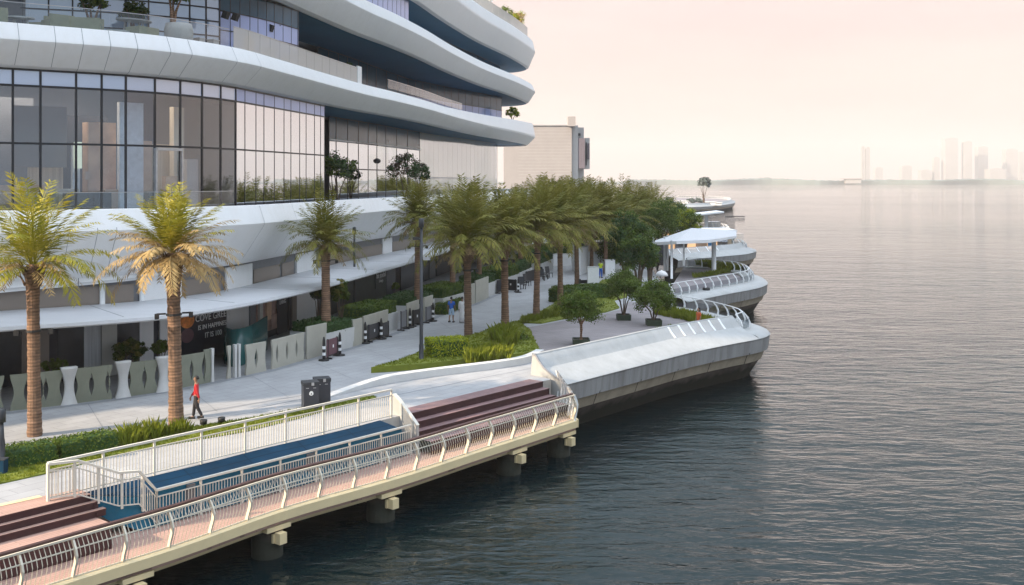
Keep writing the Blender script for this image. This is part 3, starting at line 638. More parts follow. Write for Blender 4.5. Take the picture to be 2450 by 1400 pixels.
PL1, C1 = platform('nearest bow-shaped white waterfront platform with wide sloping parapet and three potted trees',
    [(1277, 849), (1380, 827), (1480, 806), (1590, 783), (1690, 766), (1742, 758), (1766, 752), (1763, 746), (1735, 736), (1690, 725), (1640, 715), (1585, 707)], 0.60, 0, glaz=(1592, 1712))
_pl = [W(x, y)[:2] for x, y in ((1284, 846), (1272, 806), (1262, 784), (1298, 778), (1345, 769), (1420, 757), (1486, 741), (1502, 722), (1560, 728), (1610, 744), (1660, 762), (1712, 779))] + [tuple(C1.at(q, -.12)[:2]) for q in C1.stations(0.3, C1.find(1690, 0, 0, C1.len * .5), 1.5)[::-1]]
mb = MB(); mb.prism(_pl, 0.013, 0.02, 'plaza'); struct(mb, 'plaza')
PL2, C2 = platform('second bow-shaped platform carrying the white pavilion, with railing all round',
    [(1590, 684), (1640, 675), (1700, 665), (1745, 658), (1774, 652), (1786, 646), (1781, 640), (1766, 633), (1738, 627), (1690, 622), (1635, 620)], 0.0, 0)
PL3, C3 = platform('third bow-shaped platform with warm lit restaurant terrace beyond the pavilion',
    [(1590, 598), (1660, 592), (1713, 588), (1750, 585), (1770, 581), (1774, 578), (1755, 574), (1710, 571), (1640, 568)], 0.55, 0, glaz=(1596, 1708))
PL4, C4 = platform('small curved platform end with thin railing behind the pavilion roof',
    [(1600, 552), (1660, 549), (1705, 546), (1730, 543), (1736, 540), (1722, 537), (1680, 535), (1630, 534)], 0.0, 0)
PL5, C5 = platform('farthest hazy boat-shaped platform with one umbrella tree',
    [(1590, 487), (1630, 487.5), (1690, 485.5), (1735, 481), (1748, 477), (1740, 473), (1700, 470), (1620, 468)], 0.6, 0)
# closing wall at the near end of platform one: white face with a dark edge
t = thing('platform_end_wall', 'white end wall with a dark zigzag edge between the brown steps and nearest platform', 'wall', C1.at(0, 0.5, -1))
prof = [(-0.1, -1.6), (-0.1, 0.0), (0.0, 1.06), (0.2, 1.04), (0.44, 0.74), (0.74, 0.44), (1.22, 0.18), (1.92, -0.12), (2.06, -0.24), (2.0, -0.36), (1.92, -1.14), (1.74, -1.18), (1.4, -1.8), (0.9, -2.6), (-0.1, -2.6)]
mb = MB(); A = [C1.at(0.0, o, z) for o, z in prof]; d = (C1.at(0.0, 0, 0) - C1.at(0.4, 0, 0)).normalized() * 0.12
mb.quadstrip([A, [p + d for p in A]], 'hull_white', closed=True); mb.poly([p + d for p in A], 'hull_white'); part(mb, 'end_panel', t)
mb = MB(); e = [C1.at(0.0, o, z) + d * 1.0 for o, z in prof[2:9]]
for i in range(len(e) - 1): mb.beam(e[i], e[i + 1], 0.10, 0.09, 'joint')
part(mb, 'dark_edging', t)
# ================================================================== pier with steps, blue screen and railings
DZ = -1.4
E = Curve([(-21.5, 16.4), (-17.6, 21.6)] + [W(x, y, DZ)[:2] for x, y in ((159, 1400), (429, 1314), (686, 1224), (956, 1147), (1160, 1080), (1378, 1010))])
PIER = thing('boardwalk_pier', 'pink paved pier deck with cream edge beam standing on concrete piles', 'pier', Q(10, 1.5, DZ))
poly = [tuple(E.at(q, -0.02)[:2]) for q in E.stations(0, E.len, 1.0)] + [tuple(Q(25.4, 0.3)[:2]), tuple(Q(-20, 0.02)[:2])]
mb = MB(); mb.prism(poly, DZ - 0.35, DZ, 'deck_pink'); part(mb, 'deck', PIER)
mb = MB(); sweep(mb, E, 0, E.len, 1.0, lambda q: [(-0.25, DZ + .003), (-0.22, DZ + 0.1), (0.0, DZ + 0.12), (0.06, DZ + 0.06), (0.06, DZ - 0.24), (-0.12, DZ - 0.26), (-0.12, DZ - 0.34), (-0.3, DZ - 0.36), (-0.3, DZ - 0.56), (-0.9, DZ - 0.58)], 'cream_metal')
e1 = E.at(E.len, 0.03, DZ - .06); e2 = Q(25.4, 0.2, DZ - .06); mb.beam(e1, e2, 0.2, 0.36, 'cream_metal'); part(mb, 'edge_beam', PIER)
for x in (1368, 1250, 940, 672, 335, -60):
    q = E.find(x, 0.1); rz = E.rz(q)
    mb = MB(); c = E.at(q, -0.45, DZ - 0.86)
    mb.box(E.at(q, -1.2, DZ - 0.80), (0.42, 2.3, 0.30), 'cream_metal', rz); mb.box(E.at(q, 0.08, DZ - 0.78), (0.30, 0.26, 0.36), 'cream_metal', rz); mb.box(E.at(q, -0.2, DZ - 0.46), (1.0, 0.4, 0.16), 'cream_metal', rz); part(mb, 'crosshead', PIER)
    mb = MB(); mb.lathe(E.at(q, -0.62, -3.9), [(0.54, 0), (0.52, 2.2), (0.5, 3.9 + DZ - 1.0)], 'pile', 18); part(mb, 'pile', PIER, True)
# S-curved outer railing
RP = [(0.0, 0.08), (0.07, 0.32), (0.17, 0.58), (0.2, 0.76), (0.14, 0.95), (0.02, 1.14), (-0.04, 1.22)]
CR = thing('curved_railing', 'cream S-curved railing with brown handrail along the outer edge of the pier', 'railing', E.at(E.len * .6, 0, DZ))
def railpt(q, i, f=0): o, z = RP[i]; return E.at(q, o - .08, DZ + z)
st = E.stations(0.5, E.len - 0.15, 1.55)
for q in st:
    mb = MB(); mb.quadstrip([[E.at(q - .028, o - .03, DZ + z), E.at(q + .028, o - .03, DZ + z), E.at(q + .028, o - .15, DZ + z), E.at(q - .028, o - .15, DZ + z)] for o, z in RP], 'rail_cream', closed=True); part(mb, 'railing_post', CR)
for a, b in zip(st[:-1], st[1:]):
    mb = MB(); n = 11
    for k in range(1, n):
        q = a + (b - a) * k / n
        mb.tube([E.at(q, o - .09, DZ + z) for o, z in RP], 0.0125, 'rail_cream', 4, False)
    mb.beam(railpt(a, 4), railpt(b, 4), 0.03, 0.03, 'rail_cream'); mb.beam(E.at(a, -.07, DZ + .14), E.at(b, -.07, DZ + .14), 0.03, 0.04, 'rail_cream')
    part(mb, 'baluster_panel', CR)
mb = MB(); sq = E.stations(0, E.len, 1.0)
sweep(mb, E, 0, E.len, 1.0, lambda q: [(-0.10, DZ + 1.20), (-0.10, DZ + 1.25), (-0.02, DZ + 1.26), (-0.02, DZ + 1.2)], 'rail_cream'); part(mb, 'top_rail', CR)
mb = MB(); sweep(mb, E, 0, E.len, 1.0, lambda q: [(-0.30, DZ + 1.22), (-0.30, DZ + 1.30), (-0.16, DZ + 1.30), (-0.16, DZ + 1.22), (-0.30, DZ + 1.22)], 'rail_wood'); part(mb, 'handrail', CR)
# glazed end of the pier with white fins
PE = thing('pier_end_screen', 'clear end screen with curved white fins closing the far end of the pier', 'screen', E.at(E.len, -1, DZ))
g0 = E.at(E.len - .05, 0, 0); g1 = Q(25.2, 0.25, 0); nrm = D2
for i in range(7):
    f = i / 6; p = g0.lerp(g1, f); mb = MB(); h = 1.25 + 0.6 * f
    mb.quadstrip([[Vector((p.x + nrm.x * o - N2.x * .03, p.y + nrm.y * o - N2.y * .03, DZ + z * h / 1.22)), Vector((p.x + nrm.x * o + N2.x * .03, p.y + nrm.y * o + N2.y * .03, DZ + z * h / 1.22)), Vector((p.x + nrm.x * (o - .12) + N2.x * .03, p.y + nrm.y * (o - .12) + N2.y * .03, DZ + z * h / 1.22)), Vector((p.x + nrm.x * (o - .12) - N2.x * .03, p.y + nrm.y * (o - .12) - N2.y * .03, DZ + z * h / 1.22))] for o, z in RP], 'white_paint', closed=True); part(mb, 'fin', PE)
mb = MB(); mb.quadstrip([[Vector((p.x + nrm.x * o, p.y + nrm.y * o, DZ + z * h / 1.22)) for o, z in RP] for p, h in ((g0, 1.25), (g1, 1.85))], 'glass_frost'); part(mb, 'screen_pane', PE, True)
# steps
def steps(label, a0, a1, per, mt, mr, slant=0.0, HH=1.4 / 3):
    t = thing('broad_steps', label, 'steps', Q((a0 + a1) / 2, 0.3, 0))
    H = HH
    mb = MB(); mb.poly([Q(a0, per[0] - 0.85, 0.012), Q(a1, per[0] - 0.85, 0.012), Q(a1, per[0], 0.012), Q(a0, per[0], 0.012)][::-1], mt); part(mb, 'tread', t)
    for i in range(3):
        e = a1 + slant * (per[i] - per[0]); e2 = a1 + slant * (per[i + 1] - per[0]) if i < 2 else e
        zt, zb = 0.012 - H * i, 0.012 - H * (i + 1)
        mb = MB(); mb.quadstrip([[Q(a0, per[i], zt), Q(a0, per[i], zt - .06), Q(a0, per[i] - .03, zt - .07), Q(a0, per[i] - .03, zb)], [Q(e, per[i], zt), Q(e, per[i], zt - .06), Q(e, per[i] - .03, zt - .07), Q(e, per[i] - .03, zb)]], mr); part(mb, 'riser', t)
        if i < 2:
            mb = MB(); mb.poly([Q(a0, per[i] - .05, zb), Q(a0, per[i + 1], zb), Q(e2, per[i + 1], zb), Q(e2, per[i] - .05, zb)], mt); part(mb, 'tread', t)
    if True:
        mb = MB(); zz = .012 - 3 * H; mb.quadstrip([[Q(a, per[2] - .05, zz), Q(a, 1.55, zz)] for a in (a0, a1)], mt); part(mb, 'tread', t)
        mb = MB(); mb.quadstrip([[Q(a, 1.55, zz), Q(a, 1.55, DZ)] for a in (a0, a1)], mr); mb.poly([Q(a1, .1, zz), Q(a1, 1.55, zz), Q(a1, 1.55, DZ), Q(a1, .1, DZ)], mr); part(mb, 'riser', t)
    for a in (a0 + .02, a1 - .02):
        mb = MB(); sl = slant if a > a0 + 1 else 0
        mb.poly([Q(a, per[0] - .02, 0), Q(a, per[0] - .02, DZ)] + [Q(a, per[2], DZ), Q(a, per[2], -H * 2), Q(a, per[1], -H * 2), Q(a, per[1], -H), Q(a, per[0], -H), Q(a, per[0], 0)], mr); part(mb, 'side_panel', t)
    return t
steps('dark brown broad steps down to the far end of the pier, below white end wall', 15.0, 24.3, (0.06, 0.44, 0.82), 'step_brown', 'riser_dark', 0, .29)
steps('pink topped broad steps with dark risers left of the blue screen', -22, 1.2, (0.35, 0.52, 0.69), 'deck_pink', 'riser_dark', 0.9, .22)
mb = MB(); mb.poly([Q(-22, -1.0, 0.008), Q(0.4, -0.6, 0.008), Q(0.9, 0.35, 0.008), Q(-22, 0.35, 0.008)], 'deck_pink'); struct(mb, 'landing')
mb = MB(); mb.quadstrip([[Q(-22, -1.25, 0.02), Q(-22, -0.95, 0.02)], [Q(-6, -1.1, 0.02), Q(-6, -0.8, 0.02)], [Q(0.1, -0.75, 0.02), Q(0.1, -0.5, 0.02)]], 'cream_metal'); struct(mb, 'kerb')
# blue screen
BS = thing('blue_screen', 'long blue covered screen between the two white railings on the pier', 'screen', Q(7, 0.4, DZ))
mb = MB(); mb.quadstrip([[Q(0.8, 0.06, 0.02), Q(2.6, 0.78, -0.30)], [Q(3, 0.06, 0.02), Q(3.2, 0.78, -0.27)]] + [[Q(a, 0.06, 0.02 + .02 * math.sin(a)), Q(a, 0.78, -0.26 + .02 * math.sin(a * 1.7))] for a in [4 + k for k in range(10)]] + [[Q(13.6, 0.06, 0.04), Q(14.1, 0.78, -0.3)]], 'blue_dark'); part(mb, 'blue_cover', BS, True)
mb = MB()
rows = [[Q(0.8, 0.08, 0.0), Q(0.8, 0.09, -0.2)], [Q(1.7, 0.44, -0.16), Q(1.7, 0.45, -0.9)], [Q(2.6, 0.78, -0.31), Q(2.6, 0.78, DZ)]] + [[Q(a * .5 + 3, 0.78 + .03 * math.sin(a * 1.1), -0.28), Q(a * .5 + 3, 0.78 + .05 * math.sin(a * 1.1 + .5), DZ)] for a in range(22)] + [[Q(14.1, 0.78, -0.31), Q(14.4, 0.78, DZ)]]
mb.quadstrip(rows, 'blue_tarp'); mb.poly([Q(14.1, 0.78, -0.31), Q(14.4, 0.78, DZ), Q(14.4, 0.06, DZ), Q(13.6, 0.06, 0.03)], 'blue_dark'); part(mb, 'blue_sheet', BS, True)
for a in (4.4, 9.4):
    mb = MB(); mb.box(Q(a, 0.82, -0.62), (0.32, 0.05, 0.62), 'mezz_grey', math.atan2(D2.y, D2.x)); part(mb, 'grey_plate', BS)
def rail(label, path, h, post=1.7, bal=0.115, m='rail_white', loc=None, low=0.1, gap=0.22):
    path = [Vector(p) for p in path]
    t = thing('baluster_railing', label, 'railing', loc or path[len(path) // 2])
    L = [0]
    for a, b in zip(path[:-1], path[1:]): L.append(L[-1] + (b - a).length)
    def pt(s):
        for i in range(len(path) - 1):
            if s <= L[i + 1] + 1e-6: return path[i].lerp(path[i + 1], (s - L[i]) / max(1e-6, L[i + 1] - L[i]))
        return path[-1]
    U = Vector((0, 0, 1)); mb = MB(); lb = MB()
    for a, b in zip(path[:-1], path[1:]):
        mb.beam(a + U * h, b + U * h, 0.09, 0.07, m)
    part(mb, 'handrail', t)
    n = max(1, round(L[-1] / post)); ss = [L[-1] * i / n for i in range(n + 1)]
    for s in ss:
        mb = MB(); p = pt(s); mb.box(p + U * (h / 2), (0.07, 0.05, h), m, math.atan2(D2.y, D2.x)); part(mb, 'railing_post', t)
    for s0, s1 in zip(ss[:-1], ss[1:]):
        mb = MB(); k = max(2, round((s1 - s0) / bal))
        for j in range(1, k):
            p = pt(s0 + (s1 - s0) * j / k); mb.box(p + U * (low + (h - gap - low) / 2), (0.022, 0.022, h - gap - low), m, 0.7)
        sub = [s0] + [x for x in L if s0 < x < s1] + [s1]
        for a, b in zip(sub[:-1], sub[1:]):
            for z in (low, h - gap): mb.beam(pt(a) + U * z, pt(b) + U * z, 0.035, 0.035, m)
        part(mb, 'baluster_panel', t)
    return t
rail('upper white railing along the promenade edge behind the blue screen', [Q(0, 0.0), Q(14.3, 0.0)], 1.15)
rail('lower white railing on the pier deck in front of the blue screen', [Q(3.1, 0.9, DZ), Q(14.5, 0.9, DZ)], 1.2)
rail('short white railing stepping down beside the left end of the blue screen', [Q(0, 0.04, 0), Q(0.8, 0.30, -0.02), Q(1.9, 0.72, -0.55), Q(2.5, 0.88, -0.60), Q(3.1, 0.9, DZ + .05)], 1.13, 0.8)
# white wing wall between the railings and the brown steps
WW = thing('wing_wall', 'white sloping wing wall between the blue screen and the brown steps', 'wall', Q(14.8, 0, 0))
mb = MB(); P = [(-0.6, 0.0), (-0.6, 0.55), (-0.35, 0.85), (0.0, 0.62), (0.6, 0.1), (1.0, -0.25), (1.02, DZ), (-0.1, DZ)]
mb.quadstrip([[Q(14.75, p, z) for p, z in P], [Q(14.87, p, z) for p, z in P]], 'hull_white', closed=True); mb.poly([Q(14.75, p, z) for p, z in P], 'hull_white'); mb.poly([Q(14.87, p, z) for p, z in P][::-1], 'hull_white'); part(mb, 'wall_panel', WW)
mb = MB()
for i in range(1, 5): mb.beam(Q(14.81, *P[i]), Q(14.81, *P[i + 1]), 0.16, 0.05, 'rail_white')
part(mb, 'coping', WW)
mb = MB(); mb.quadstrip([[Q(14.3, -.03, 0.05), Q(14.3, -.03, 1.1)], [Q(14.74, -.03, 0.05), Q(14.74, -.03, 1.1)]], 'glass_rail'); part(mb, 'side_pane', WW)
# ================================================================== plants
def rv(r=R):
    while True:
        v = Vector((r.uniform(-1, 1), r.uniform(-1, 1), r.uniform(-1, 1)))
        if 0.05 < v.length < 1: return v.normalized()
def leaf(mb, p, sz, m, n=None, r=R):
    a = rv(r); n = n or rv(r); a = (a - n * a.dot(n))
    if a.length < .05: return
    a.normalize(); b = n.cross(a)
    mb.poly([p - a * sz * .5, p + b * sz * .28, p + a * sz * .5, p - b * sz * .28], m)
def frond(mb, o, az, el0, L, droop, m, r, wid=0.5, n=24, lw=0.05):
    p = Vector(o); h = Vector((math.cos(az), math.sin(az), 0)); pts = []; steps = 10
    tw = r.uniform(-.25, .25); side0 = Vector((-h.y, h.x, 0))
    for i in range(steps + 1):
        t = i / steps; el = el0 - droop * t ** 1.5
        d = h * math.cos(el) + Vector((0, 0, 1)) * math.sin(el) + side0 * tw * t; d.normalize()
        pts.append((p.copy(), d)); p = p + d * (L / steps)
    def P(t): f = min(t * steps, steps - 1e-3); i = int(f); return pts[i][0].lerp(pts[i + 1][0], f - i), pts[i][1]
    for i in range(steps):
        (a, da), (b, db) = pts[i], pts[i + 1]; s = side0 * lerp(.035, .008, i / steps)
        mb.poly([a - s, a + s, b + s * .8, b - s * .8], m)
    for k in range(n):
        t = 0.14 + 0.86 * (k + r.random() * .6) / n; c, d = P(t); up = d.cross(side0) * -1
        ll = wid * (0.45 + 0.75 * math.sin(PI * min(1, .12 + .88 * t)) ** .8) * r.uniform(.8, 1.15)
        for sg in (-1, 1):
            dd = (side0 * sg * .75 + d * r.uniform(.55, .95) + up * r.uniform(.0, .35) - Vector((0, 0, .22))).normalized()
            wv = dd.cross(up); wv = wv.normalized() * lw * .5 if wv.length > .01 else d * lw * .5
            tip = c + dd * ll; md = c + dd * ll * .45
            mb.poly([c, md + wv, tip, md - wv], m)
def crown(seed, n, L, m, wid=0.5, el=(88, 5), nleaf=24, lw=0.062, bright=None):
    r = random.Random(seed); mb = MB()
    for i in range(n):
        f = (i + .5) / n; e = math.radians(lerp(el[0], el[1], f ** 1.0) + r.uniform(-7, 7))
        mm = bright if (bright and f < .45) else m
        frond(mb, Vector((r.uniform(-.1, .1), r.uniform(-.1, .1), r.uniform(-.1, .15))), i * 2.39996 + r.uniform(-.3, .3), e, L * r.uniform(.82, 1.08) * lerp(.85, 1, f), math.radians(lerp(20, 84, f)), mm, r, wid, nleaf, lw)
    return mb
def dryfronds(seed, n, L, m='frond_dry'):
    r = random.Random(seed); mb = MB()
    for i in range(n):
        frond(mb, Vector((0, 0, -.1)), i * 2.4 + r.uniform(-.4, .4), math.radians(r.uniform(-8, 30)), L * r.uniform(.55, .9), math.radians(r.uniform(40, 72)), m, r, .36, 16, .045)
    for i in range(26):                            # cut leaf bases under the crown
        a = i * 2.4; h = -r.uniform(.05, .75); rr = lerp(.34, .26, -h / .75)
        b = Vector((math.cos(a) * rr, math.sin(a) * rr, h)); mb.tube([b, b + Vector((math.cos(a) * .16, math.sin(a) * .16, .36))], [.05, .02], 'trunk', 4)
    return mb
CROWNS = []
for sd, n, L, m, br, wd in ((11, 74, 3.8, 'frond', None, .56), (23, 80, 3.6, 'frond', None, .55), (37, 70, 3.95, 'frond', None, .6)):
    o = crown(sd, n, L, m, wd).build('crown'); d = dryfronds(sd + 1, 26, 2.9).build('dry_fronds')
    CROWNS.append((o.data, d.data)); bpy.data.objects.remove(o); bpy.data.objects.remove(d)
def sun_crown(sd, n, L, m, br, wd, el, nl, dm, dn, dl):
    o = crown(sd, n, L, m, wd, el, nl, .06, br).build('crown'); d = dryfronds(sd + 1, dn, dl, dm).build('dry_fronds')
    r = (o.data, d.data); bpy.data.objects.remove(o); bpy.data.objects.remove(d); return r
SUNC = [sun_crown(5, 44, 3.8, 'frond_sun', 'frond_sun', .6, (86, -2), 28, 'frond_straw', 16, 3.0), sun_crown(8, 66, 3.5, 'frond_straw', 'frond_sun', .55, (86, -5), 28, 'frond_straw', 40, 3.0)]
def palm(label, x, y, ct, ctop, cr, z0=0.0, rad=.25, flare=1.35, collar=None, D=None, group='date palms along the promenade', sc=None):
    loc = W(x, y, z0) if D is None else at(x, D, z0)
    s = FPX / loc.y; h = CH - (ct - HZ) / s - z0
    t = thing('date_palm', label, 'palm tree', loc, 0, group); t.rotation_euler = (R.uniform(-.022, .022), R.uniform(-.022, .022), 0)
    rr = random.Random(int(x)); prof = []; k = int(h / .16)
    for i in range(k + 1):
        f = i / k; b = rad * (1.12 - .2 * min(1, f * 3)) if f < .33 else rad * .92
        if f > .8: b = rad * lerp(.92, flare, (f - .8) / .17)
        prof.append((b * (1 + (.035 if i % 2 else -.03) + rr.uniform(-.02, .02)), h * f))
    prof.append((rad * .7, h + .12))
    mb = MB(); mb.lathe((0, 0, 0), prof, 'trunk', 14); mb.build('trunk', t, False)
    ch = h * s  # crown height controls its scale
    k2 = ((ct - ctop) / s) / 3.75 if sc is None else sc; k2 *= (1.0 if cr in SUNC else .93); kx = k2 * (.97 if cr in SUNC else .86)
    link_part('crown', cr[0], t, (0, 0, h), rr.uniform(0, 6.28)).scale = (kx, kx, k2)
    link_part('dry_fronds', cr[1], t, (0, 0, h), rr.uniform(0, 6.28)).scale = (kx, kx, k2)
    if collar:
        zc = CH - (collar - HZ) / s - z0; mb = MB(); mb.lathe((0, 0, zc), [(rad * 1.03, -.04), (rad * 1.1, -.04), (rad * 1.1, .04), (rad * 1.03, .04)], 'rubber', 14)
        for a in (0.3, 3.4): mb.box((math.cos(a) * (rad + .2), math.sin(a) * (rad + .2), zc + .04), (.34, .08, .06), 'rubber', a)
        co_ = mb.build('light_collar', t)
        for a in (0.3, 3.4): mb = MB(); mb.box((math.cos(a) * (rad + .36), math.sin(a) * (rad + .36), zc - .05), (.16, .2, .2), 'rubber', a); mb.build('floodlight', co_)
    return t
palm('yellow-green date palm with big arching fronds at the left end of the hedge', 83, 1043, 640, 396, SUNC[0], rad=.245, collar=792, flare=1.15)
palm('date palm with straw-coloured dry fronds and thick trunk behind the red-shirted walker', 422, 1028, 612, 402, SUNC[1], rad=.27, collar=752, flare=1.45)
palm('date palm rising from the round hedge before the pink showroom', 780, 763, 590, 428, CROWNS[0], 1.45, rad=.26, collar=624, flare=1.2, D=59.5)
palm('date palm in a hedge planter beside the tall lamp post', 1000, 700, 535, 392, CROWNS[1], 1.45, rad=.25, collar=590, D=72)
palm('slim date palm in the planter hedge behind the blue-shirted walker', 1083, 672, 553, 415, CROWNS[2], 1.3, rad=.22, collar=586, D=80)
palm('date palm with swollen neck standing behind the clipped lime hedge', 1121, 812, 588, 384, CROWNS[2], rad=.24, flare=1.9, collar=647)
palm('slender date palm in the planter shaded by the dark shop front', 1146, 655, 550, 420, CROWNS[0], 1.2, rad=.22, collar=575, D=88)
palm('date palm with wide bell-shaped neck beside the tall grass clump', 1209, 788, 578, 398, CROWNS[1], rad=.25, flare=2.0, collar=624)
palm('pale date palm at the corner of the low green verge', 1283, 757, 555, 392, CROWNS[0], rad=.23, collar=606)
palm('short shaded date palm in the planter row near the canopy end', 1245, 625, 545, 405, CROWNS[1], 1.0, rad=.22, D=104)
palm('far date palm over the dark hedge beyond the black stacked chairs', 1320, 600, 540, 395, CROWNS[2], .9, rad=.22, D=121)
palm('date palm rising in front of the dark clipped hedge of the plaza', 1341, 733, 550, 388, CROWNS[1], rad=.22, collar=592)
palm('brown date palm standing by the white wall, behind the clipped hedge', 1381, 690, 548, 392, CROWNS[0], rad=.22, collar=585)
palm('date palm just left of the blue and yellow clad person', 1415, 652, 545, 400, CROWNS[2], rad=.21, collar=566)
palm('date palm just right of the blue and yellow clad person', 1449, 655, 540, 396, CROWNS[1], rad=.21, collar=557)
for lb, x, D, ct, cp, c in (('date palm crown rising behind the dark broadleaf trees', 1487, 118, 530, 400, 0), ('date palm with sunlit crown edge, rightmost of the palm row', 1560, 142, 520, 418, 2), ('date palm crown second from the right end of the row', 1528, 130, 525, 405, 1),
        ('date palm half hidden between the hazy stone building and the row', 1296, 140, 520, 396, 0), ('date palm standing before the dark panelled end of the stone building', 1405, 150, 515, 402, 2), ('date palm before the hazy stone building, under its chimney', 1352, 145, 518, 392, 1)):
    palm(lb, x, 0, ct, cp, CROWNS[c], 0, rad=.22, D=D)
# ------------------------------------------------------------------ broadleaf trees
def blobcrown(seed, rx, ry, rz_, nclump, per, lsz, m, cz, m2=None, low=-.55):
    r = random.Random(seed); mb = MB()
    for i in range(nclump):
        d = rv(r)
        if d.z < low: d.z *= -.4
        f = r.uniform(.45, .98); c = Vector((d.x * rx * f, d.y * ry * f, cz + d.z * rz_ * f)); cr_ = r.uniform(.22, .42) * min(rx, rz_)
        mm = m2 if (m2 and r.random() < .35) else m
        for k in range(per):
            v = rv(r) * cr_ * r.random() ** .45; v.z *= .8
            leaf(mb, c + v, lsz * r.uniform(.7, 1.3), mm, (v.normalized() + rv(r) * .8 + Vector((0, 0, .5))).normalized(), r)
    return mb
def limbs(seed, h, spread, n, rad, m='bark'):
    r = random.Random(seed); mb = MB()
    for i in range(n):
        a = i * 2 * PI / n + r.uniform(-.4, .4); e = Vector((math.cos(a) * spread, math.sin(a) * spread, h * 1.0)); b = Vector((math.cos(a) * .06, math.sin(a) * .06, 0))
        md = b.lerp(e, .5) + Vector((0, 0, h * .12)) - Vector((math.cos(a), math.sin(a), 0)) * spread * .12
        mb.tube([b, md, e, e + Vector((math.cos(a) * .25, math.sin(a) * .25, .5))], [rad, rad * .8, rad * .55, rad * .25], m, 6)
    return mb
def pot_tree(label, x, y, cx_, cy, rpx, multi, seed, boxw, boxh, boxm='planter_green', lm='leaf_dark'):
    loc = W(x, y); s = FPX / loc.y
    p = thing('square_planter', 'dark green planter of the ' + label.replace(' on the plaza', ''), 'planter', loc)
    mb = MB(); w = boxw / s; h = boxh / s
    mb.quadstrip([[Vector((a * w * k / 2, b * w * k / 2, z)) for a, b in ((-1, -1), (1, -1), (1, 1), (-1, 1))] for k, z in ((.96, 0.02), (1, h), (.9, h), (.9, h - .08))], boxm, closed=True); mb.poly([(a * w * .46, b * w * .46, h - .08) for a, b in ((-1, -1), (1, -1), (1, 1), (-1, 1))], 'soil'); mb.build('planter_box', p)
    t = thing('potted_tree', label, 'tree', loc + Vector((0, 0, h - .08)), 0, 'potted trees on the plaza')
    cz = CH - (cy - HZ) / s - (h - .08); rr = rpx / s
    if multi: limbs(seed, cz - rr * .35, rr * .5, 5, .05).build('trunk', t)
    else:
        mb = MB(); hh = cz - rr * .6; mb.tube([(0, 0, 0), (.02, 0, hh * .5), (0, .02, hh)], [.10, .08, .075], 'trunk', 8)
        for a in (0.4, 2.3, 4.5): mb.tube([(0, 0, hh * .75), (math.cos(a) * .3, math.sin(a) * .3, hh * 1.15), (math.cos(a) * .55, math.sin(a) * .55, hh * 1.5)], [.06, .045, .02], 'trunk', 6)
        mb.build('trunk', t)
    blobcrown(seed, rr * 1.0, rr * 1.0, rr * .98, 150, 70, .125, lm, cz, 'leaf_mid').build('crown', t)
pot_tree('round potted tree with single pale trunk nearest the sloping parapet', 1390, 824, 1392, 736, 50, False, 3, 40, 14)
pot_tree('multi-stemmed potted tree farthest left on the plaza', 1492, 766, 1488, 686, 44, True, 4, 33, 14)
pot_tree('round multi-stemmed potted tree on the plaza closest to the water', 1564, 779, 1567, 713, 49, True, 6, 36, 15)
def tree(label, x, D, cy, rpx, rzpx, seed, lm, lm2=None, name='broadleaf_tree', n=190, per=65, ls=.19, z0=0.0, group='broadleaf trees by the platforms'):
    loc = at(x, D, z0); s = FPX / D; cz = CH - (cy - HZ) / s - z0
    t = thing(name, label, 'tree', loc, 0, group)
    limbs(seed, cz * .75, rpx / s * .4, 4, .14).build('trunk', t)
    blobcrown(seed, rpx / s, rpx / s, rzpx / s, n, per, ls, lm, cz, lm2, -.8).build('crown', t)
tree('dark broadleaf tree beside the pavilion, just left of its roof', 1528, 92, 598, 46, 66, 31, 'leaf_dark', 'leaf_deep')
tree('dark broadleaf tree standing behind the two potted trees', 1497, 96, 568, 42, 66, 32, 'leaf_deep', 'leaf_dark')
tree('smaller dark tree at the corner of the pavilion floor', 1555, 97, 610, 22, 40, 33, 'leaf_dark', 'leaf_mid', n=60)
tree('tall green tree above the pavilion roof, under the last palms', 1578, 126, 532, 46, 56, 34, 'leaf_dark', 'leaf_mid')
tree('yellow leafed tree between the pavilion roof and the pergola', 1638, 138, 534, 42, 34, 35, 'leaf_mid', 'leaf_lime')
tree('deep green tree with rounded top beside the yellow leafed tree', 1608, 150, 512, 36, 40, 36, 'leaf_dark', 'leaf_deep')
tree('low green tree with pale leaves among the palm trunks', 1462, 112, 600, 34, 36, 37, 'leaf_dark', 'leaf_mid')
tree('dark tree closing the view between the far palm trunks', 1345, 150, 575, 40, 34, 38, 'leaf_deep', 'leaf_dark')
tree('dark tree behind the kiosk with cream wall', 1425, 140, 560, 44, 34, 39, 'leaf_deep', 'leaf_mid')
tree('umbrella-shaped hazy tree standing on the farthest platform', 1684, 395, 437, 17, 13, 40, 'far_green', None, n=50, per=40, ls=.6, z0=0, group='')
